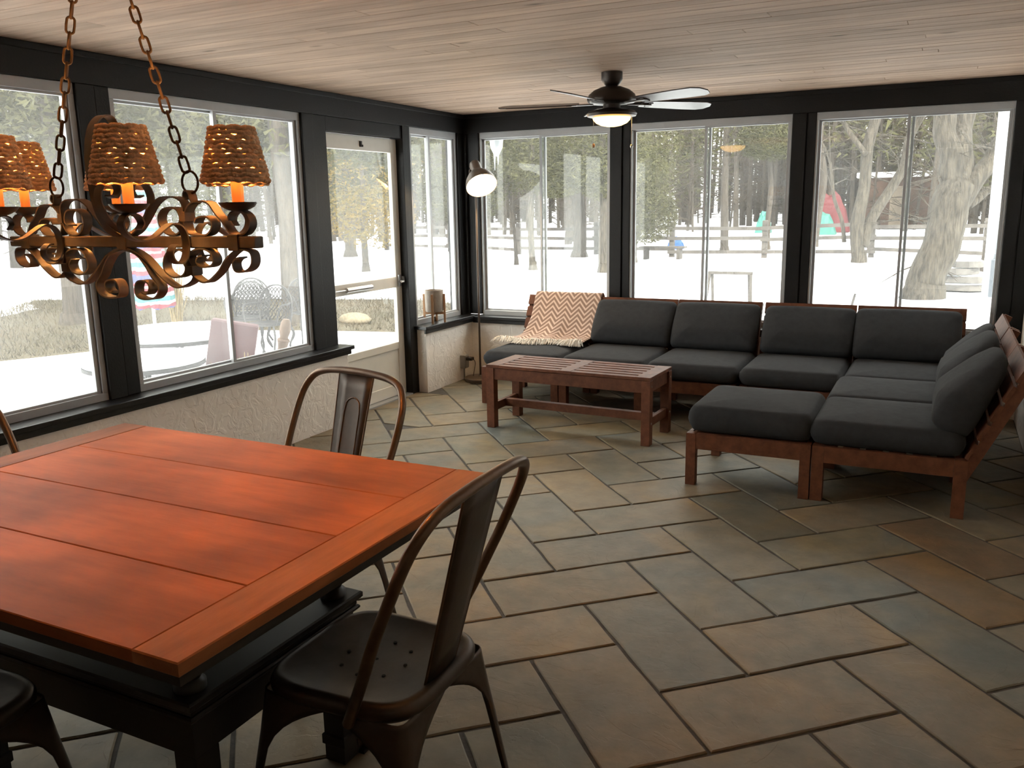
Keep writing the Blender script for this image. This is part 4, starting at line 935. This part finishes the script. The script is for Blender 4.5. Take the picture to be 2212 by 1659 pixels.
for _ in range(900): far_tree(wrg.uniform(-50, 30), 27 + 38 * wrg.random() ** .8)
for _ in range(240): far_tree(-24 - 30 * wrg.random(), wrg.uniform(-14, 34))
wl = empty('woodland', (-10, 40, GZ)); tag(wl, 'far bare woodland with scattered evergreens beyond the fence', 'woodland', kind='stuff')
for mb_, nm_, mt_ in ((wm, 'trunks', BARK),):
    o = mb_.build(nm_, mt_, wl, loc=(10, -40, -GZ)); o['kind'] = 'stuff'
o = wt.build('branches', TWIG, wl, loc=(10, -40, -GZ)); o['kind'] = 'stuff'
wf = MB()
for _ in range(120):
    x = wrg.uniform(-45, 25); y_ = wrg.uniform(32, 62); z = wrg.uniform(2.5, 8)
    foliage(wf, (x, y_, z), (wrg.uniform(1.2, 2.6), wrg.uniform(1.2, 2.6), wrg.uniform(1.2, 3)), 420, .3, wrg, .2)
for _ in range(34):
    x = -26 - 18 * wrg.random(); y_ = wrg.uniform(-12, 30); z = wrg.uniform(2., 7)
    foliage(wf, (x, y_, z), (wrg.uniform(1.5, 2.8), wrg.uniform(1.5, 2.8), wrg.uniform(1.5, 3)), 460, .32, wrg, .2)
o = wf.build('evergreen_foliage', CEDAR, wl, loc=(10, -40, -GZ)); o['kind'] = 'stuff'

# ---- rail fence
fr_ = empty('rail_fence', (-4, 22.4, GZ)); tag(fr_, 'weathered three-rail wooden fence across the snowy yard', 'fence')
fp = [(-17.2, 23.6), (-14.0, 23.4), (-10.8, 23.1), (-7.75, 23.4), (-4.5, 22.0), (-1.4, 21.7), (1.75, 21.8), (4.8, 22.0)]
frg = random.Random(9)
for x, y_ in fp:
    z = gz(x, y_); MB().box(x - .08 + 4, x + .08 + 4, y_ - 22.4 - .07, y_ - 22.4 + .07, z - .2 - GZ, z + 1.18 - GZ, .02).build('fence_post', FENCE, fr_)
for (x0, y0), (x1, y1) in zip(fp, fp[1:]):
    for hz in (.22, .60, .97):
        mb = MB(); mb.beam((x0 + 4 - .12, y0 - 22.4 - .10, gz(x0, y0) + hz + frg.uniform(-.06, .06) - GZ), (x1 + 4 + .12, y1 - 22.4 - .10, gz(x1, y1) + hz + frg.uniform(-.06, .06) - GZ), .05, .11); mb.build('fence_rail', FENCE, fr_)

# ---- patio set left of the porch
uc = mat('striped_canvas', (.5, .1, .12), .8)
def stripes():
    t = uc.node_tree; L = t.links; b = t.nodes['Principled BSDF']; tc = nd(t, 'ShaderNodeTexCoord'); sp_ = nd(t, 'ShaderNodeSeparateXYZ'); L.new(tc.outputs['Object'], sp_.inputs[0])
    nz = nd(t, 'ShaderNodeTexNoise'); nz.inputs['Scale'].default_value = 5; L.new(tc.outputs['Object'], nz.inputs[0])
    ad = nd(t, 'ShaderNodeMath', operation='MULTIPLY_ADD'); ad.inputs[1].default_value = .10; L.new(nz.outputs[0], ad.inputs[0]); L.new(sp_.outputs[2], ad.inputs[2])
    dv = nd(t, 'ShaderNodeMath', operation='DIVIDE'); dv.inputs[1].default_value = .46; L.new(ad.outputs[0], dv.inputs[0]); fc = nd(t, 'ShaderNodeMath', operation='FRACT'); L.new(dv.outputs[0], fc.inputs[0])
    rp = nd(t, 'ShaderNodeValToRGB'); rp.color_ramp.interpolation = 'CONSTANT'; cs = [(0, (.04, .05, .15)), (.24, (.16, .022, .035)), (.36, (.32, .32, .32)), (.46, (.04, .15, .16)), (.60, (.32, .32, .32)), (.70, (.16, .022, .035)), (.84, (.32, .32, .32)), (.9, (.16, .022, .035))]
    el = rp.color_ramp.elements
    while len(el) < len(cs): el.new(.5)
    for e_, (p, c) in zip(el, cs): e_.position = p; e_.color = (*c, 1)
    L.new(fc.outputs[0], rp.inputs[0]); L.new(rp.outputs[0], b.inputs['Base Color'])
stripes()
um = empty('patio_umbrella', (-5.95, 1.74, GZ)); tag(um, 'closed red, blue and white striped patio umbrella outside', 'umbrella')
MB().tube([(0, 0, 0), (0, 0, 2.35)], .022, 10).build('pole', mat('white_pole', (.75, .75, .74), .4), um)
vs = []; n = 40; prof = [(.02, 2.25), (.06, 2.18), (.10, 1.9), (.14, 1.6), (.18, 1.3), (.215, 1.0), (.24, .75), (.25, .56), (.22, .52)]
for r_, z in prof:
    for k in range(n):
        a = 2 * math.pi * k / n; q = r_ * (1 + .22 * math.sin(a * 8)); vs.append((q * math.cos(a), q * math.sin(a), z + .02 * math.sin(a * 5) * (1 if z < .8 else 0)))
mb = MB(); mb.add(vs, [(l * n + k, l * n + (k + 1) % n, l * n + n + (k + 1) % n, l * n + n + k) for l in range(len(prof) - 1) for k in range(n)]); mb.build('folded_canopy', uc, um, smooth=True)
IRONO = mat('patio_iron', (.03, .03, .032), .6)
def round_table(label, x, y_, r_, h_):
    t = empty('patio_table', (x, y_, GZ)); tag(t, label, 'table', 'snow-covered patio tables')
    MB().lathe([(0, h_ - .03), (r_, h_ - .03), (r_, h_), (0, h_)], n=36).build('table_rim', IRONO, t)
    MB().lathe([(r_ - .01, h_ + .001), (r_ + .005, h_ + .02), (r_ - .03, h_ + .045), (0, h_ + .055)], n=36).build('snow_cover', SNOW, t, smooth=True)
    for k in range(4):
        a = R(45 + 90 * k); MB().tube(spline([(math.cos(a) * r_ * .75, math.sin(a) * r_ * .75, h_ - .03), (math.cos(a) * r_ * .5, math.sin(a) * r_ * .5, h_ * .5), (math.cos(a) * r_ * .8, math.sin(a) * r_ * .8, .0)], 5), .016, 6).build('leg', IRONO, t)
round_table('large round patio table under a cap of snow', -2.55, -.92, .62, .70)
round_table('smaller snow-capped table close under the middle left window', -1.92, -1.85, .46, .64)
def iron_chair():
    t = empty('iron_chair')
    fr2 = []
    for k in range(25):
        a = R(200 - 220 * k / 24); fr2.append((.23 * math.cos(a) * (1.05 if True else 1), -.20 - .06 * max(0, math.sin(a)), .62 + .26 * math.sin(a)))
    b = MB().tube(spline([(-.21, -.19, .42)] + fr2 + [(.21, -.19, .42)], 2), .013, 6).build('back_frame', IRONO, t)
    lt = MB()
    for k in range(-4, 5):
        x = k * .05
        for sg in (-1, 1):
            p = []
            for q in range(9):
                f = q / 8; xx = x + sg * .05 * math.sin(f * math.pi * 3); z = .45 + f * .40
                if (xx / .235) ** 2 + ((z - .62) / .26) ** 2 < 1.05 or z < .6 and abs(xx) < .22: p.append((xx, -.20 - .05 * max(0, (z - .62) / .26), z))
            if len(p) > 2: lt.tube(p, .0075, 4)
    lt.build('back_lattice', IRONO, b)
    MB().lathe([(0, .41), (.22, .41), (.235, .42), (.235, .435), (.2, .44), (0, .432)], n=24).build('seat', IRONO, t)
    for sx in (-1, 1):
        for sy in (-1, 1): MB().tube(spline([(sx * .19, sy * .17, .42), (sx * .23, sy * .21, .28), (sx * .19, sy * .18, .12), (sx * .24, sy * .23, 0)], 4), .013, 6).build('leg', IRONO, t)
        MB().tube(spline([(sx * .22, -.2, .66), (sx * .27, -.05, .66), (sx * .26, .1, .64), (sx * .21, .14, .43)], 4), .012, 6).build('armrest', IRONO, t)
    return t
i0 = iron_chair(); i0.location = (-4.35, 1.85, GZ); i0.rotation_euler = (0, 0, R(-150)); tag(i0, 'lattice-back iron patio chair right of the window mullion', 'chair', 'iron patio chairs')
for (x, y_, a, lb) in ((-3.75, 1.55, -170, 'lattice-back iron patio chair in front of the other iron chairs'), (-4.72, 2.32, -140, 'tallest-looking lattice iron patio chair, in the middle of the group'), (-3.98, 2.66, -120, 'lattice iron patio chair half hidden behind the carved stake')):
    o = copy_tree(i0); o.location = (x, y_, GZ); o.rotation_euler = (0, 0, R(a)); o['label'] = lb
MAUVE = mat('mauve_vinyl', (.10, .052, .056), .6)
o = MB().box(-.19, .19, -.045, .045, 0, .86, .012).build('chair_pad', MAUVE, None); o.location = (-1.78, -1.22, GZ + .05); o.rotation_euler = (R(4), R(12), R(38)); tag(o, 'mauve chair pad propped upright against the snowy patio table', 'chair pad')
st = empty('carved_stake', (-2.1, -.20, GZ)); tag(st, 'carved wooden stake leaning outside the left window', 'stake')
st.rotation_euler = (R(-6), R(10), 0)
MB().lathe([(.0, 0), (.05, 0), (.045, .5), (.055, .56), (.04, .6), (.055, .66), (.05, .74), (.03, .78), (0, .78)], n=14).build('shaft', mat('weathered_wood', (.15, .11, .088), .9, var=.3, scale=8), st, smooth=50)
MB().lathe([(.056, .555), (.062, .57), (.056, .585)], n=14).build('carved_ring', mat('weathered_wood', (.38, .28, .22)), st)
def straw(label, x, y_, h_, n_, sp_, seed):
    rg = random.Random(seed); mb = MB()
    for _ in range(n_):
        a, r_ = rg.uniform(0, 6.28), rg.uniform(0, .06); b_ = rg.gauss(0, sp_); c2_ = rg.gauss(0, sp_); hh = h_ * rg.uniform(.7, 1.05)
        p = Vector((r_ * math.cos(a), r_ * math.sin(a), 0)); mb.tube([p, p + Vector((b_ * .3, c2_ * .3, hh * .5)), p + Vector((b_, c2_, hh))], [.006, .005, .003], 3, cap=False)
    r = empty('straw_tuft', (x, y_, gz(x, y_))); mb.build('straw_stems', STRAW, r)['kind'] = 'stuff'
    MB().tube([(0, 0, .0), (0, 0, .10)], [.075, .06], 8).build('crown_base', STRAW, r); tag(r, label, 'grass tuft')
straw('tall straw-coloured grass tuft behind the striped umbrella', -6.2, 2.35, 1.05, 120, .09, 1)
straw('short straw tuft beside the mauve chair pad', -1.28, -1.42, .62, 110, .10, 2)
o = MB().lathe([(0, -.05), (.26, -.03), (.30, .03), (.22, .10), (.1, .13), (0, .135)], n=14).build('flat_stone', mat('tan_stone', (.17, .145, .10), .9, var=.25, scale=6), None, smooth=True); o.location = (-4.6, 4.45, gz(-4.6, 4.45) + .06); o.scale = (1, .7, 1); tag(o, 'flat tan stone in the dry grass seen through the door', 'stone')

# ---- things in the back yard
HB_ = empty('sawhorse', (1.12, 5.3, GZ)); tag(HB_, 'plain grey sawhorse frame standing in the snow', 'sawhorse')
MB().box(-.30, .30, -.03, .03, .83, .87, .004).build('top_bar', FENCE, HB_)
for sx in (-1, 1):
    for sy in (-1, 1):
        mb = MB(); mb.beam((sx * (.28 if sy < 0 else .25), sy * .02, .83), (sx * (.34 if sy < 0 else .26), sy * .2, 0), .035, .035); mb.build('leg', FENCE, HB_)
ws = empty('garden_stake', (2.55, 5.9, GZ)); tag(ws, 'short tilted wooden stake in the snow before the big tree', 'stake')
mb = MB(); mb.beam((0, 0, -.05), (.12, 0, .52), .05, .03); mb.build('stake_board', FENCE, ws); mb = MB(); mb.beam((.12, 0, .52), (.128, 0, .555), .04, .026); mb.build('stake_tip', FENCE, ws)
BLUEM = mat('blue_tarp', (.012, .07, .26), .5); TEALM = mat('teal_tarp', (.035, .16, .135), .5); REDM = mat('red_canvas', (.12, .02, .024), .7)
def tarp(name, label, m_, x, y_, w_, d_, h_, seed, z=None):
    rg = random.Random(seed); vs = []; n = 9
    for j in range(n):
        for i in range(n):
            u, v = i / (n - 1) * 2 - 1, j / (n - 1) * 2 - 1; e_ = max(abs(u), abs(v)); vs.append((u * w_ / 2, v * d_ / 2, h_ * (1 - e_ ** 3) * rg.uniform(.75, 1.1)))
    base = len(vs); mb = MB(); mb.add(vs, [(j * n + i, j * n + i + 1, j * n + n + i + 1, j * n + n + i) for j in range(n - 1) for i in range(n - 1)])
    o = mb.build(name, m_, None); o.location = (x, y_, gz(x, y_) + max(0, y_ - 24) * .03 if z is None else z); tag(o, label, 'tarp')
tarp('tarp_heap', 'bright blue tarp heap behind the fence in the middle window', BLUEM, -5.5, 26, .62, .5, .45, 1)
tarp('tarp_heap', 'teal tarp heap far off in the middle window', TEALM, -3.79, 34.5, .7, .5, .95, 2)
tarp('tarp_heap', 'teal tarp under the red canvas, left in the right-hand window', TEALM, -1.27, 34.5, 1.3, .8, .95, 3)
tarp('canvas_cover', 'dark red canvas cover among the far trees', REDM, -1.15, 36, 1.9, 1.0, 1.75, 4)
bn = empty('low_bench', (-4.4, 20.6, GZ)); tag(bn, 'low grey wooden bench half buried in snow by the fence', 'bench')
MB().box(-.75, .75, -.2, .2, .36, .42, .01).build('seat_board', FENCE, bn)
for sx in (-1, 1): MB().box(sx * .6, sx * .5, -.18, .18, 0, .36, .01).build('bench_leg', FENCE, bn)
sh = empty('far_shed', (2.2, 39, .4)); tag(sh, 'small brown shed with a snowy roof far among the trees', 'shed')
MB().box(-2.2, 2.2, -1, 1, -.3, 2.0).build('shed_wall', mat('shed_brown', (.08, .048, .034), .9), sh); MB().box(-2.4, 2.4, -1.2, 1.2, 2.0, 2.25, .03).build('snowy_roof', SNOW, sh)
MB().box(-.9, -.2, -1.03, -1.0, -.2, 1.6).build('shed_door', mat('shed_cream', (.22, .18, .135), .8), sh)
# stacked stones by the house wall
pr = random.Random(3)
SLAB = mat('grey_slab', (.11, .105, .10), .9, var=.2, scale=5)
for k, (dx_, dz, w_, lb) in enumerate(((0, 0, 1.1, 'bottom grey slab of the stone stack by the white house wall'), (.1, .16, .95, 'second slab from the bottom of the stone stack'), (-.1, .32, .9, 'third slab of the stone stack, snow on its rim'), (.05, .46, .75, 'topmost snow-capped slab of the stone stack'))):
    s_ = empty('stone_slab', (4.05 + dx_, 13.0, GZ - .02 + dz), R(10 * k)); tag(s_, lb, 'stone', 'stacked stone slabs')
    n = 10; vs = []
    for z in (0, .12):
        for q in range(n): a = 2 * math.pi * q / n; vs.append((w_ / 2 * math.cos(a) * pr.uniform(.85, 1.1), .4 * math.sin(a) * pr.uniform(.85, 1.1), z))
    mb = MB(); mb.add(vs, [tuple(range(n - 1, -1, -1)), tuple(range(n, 2 * n))] + [(q, (q + 1) % n, n + (q + 1) % n, n + q) for q in range(n)]); mb.build('slab', SLAB, s_)
    MB().lathe([(w_ * .46, .121), (w_ * .40, .15), (0, .165)], n=12).build('snow_cap', SNOW, s_, smooth=True).scale = (1, .72, 1)
# house wing beyond the back window
hw_ = empty('house_wing', (4.32, 4.5, 0)); tag(hw_, 'white clapboard wall of the house beyond the right-hand window', 'house wall')
MB().box(.03, .35, -4.25, 4.6, GZ - .1, 3.4).build('sheathing', SIDING, hw_)
for k in range(31): 
    z = GZ + .1 + k * .115; mb = MB(); mb.add([(.0, -4.2, z), (.03, -4.2, z), (.03, -4.2, z + .115), (.015, -4.2, z + .115), (.0, 4.5, z), (.03, 4.5, z), (.03, 4.5, z + .115), (.015, 4.5, z + .115)], [(0, 3, 2, 1), (4, 5, 6, 7), (0, 1, 5, 4), (1, 2, 6, 5), (2, 3, 7, 6), (3, 0, 4, 7)]); mb.build('clapboard', SIDING, hw_)
MB().box(-.02, .05, 4.5, 4.62, GZ - .1, 3.4).build('corner_board', SIDING, hw_)
mt = empty('meter_box', (4.31, 5.1, .0)); tag(mt, 'grey electric meter box on the white house wall', 'meter box')
MB().box(-.10, 0, -.15, .15, .30, .74, .008).build('box', mat('meter_grey', (.14, .155, .175), .5), mt); MB().box(-.012, .0, .55, .85, .22, .42, .004).build('junction_box', mat('meter_grey', (.42, .46, .50)), mt)
MB().tube([(-.05, 0, .74), (-.05, 0, .80)], .03, 10).build('hub', mat('meter_hub', (.2, .22, .24), .6), mt)
MB().tube(spline([(-.05, 0, .80), (-.06, .0, .95), (-.03, .35, 1.15), (-.02, .30, 1.4), (-.02, -.1, 2.4), (-.02, -.1, 3.3)], 6), .012, 6).build('service_cable', mat('meter_hub', (.2, .22, .24)), mt)
MB().box(-.101, -.1005, -.05, .05, .62, .66).build('paper_label', mat('white_pole', (.75, .75, .74)), mt)
ic = empty('icicle_clump', (.02, .56, H + .125)); tag(ic, 'lump of ice with thin icicles hanging from the eave', 'icicle')
ICE = mat('ice', (.82, .87, .92), .3)
MB().lathe([(0, -.44), (.02, -.43), (.055, -.36), (.07, -.2), (.06, -.06), (.03, 0)], n=14).build('ice_lump', ICE, ic, smooth=True)
for dx_, l in ((-.02, .56), (.015, .51)): MB().tube([(dx_, 0, -.38), (dx_, 0, -l)], [.012, .002], 6).build('icicle', ICE, ic)
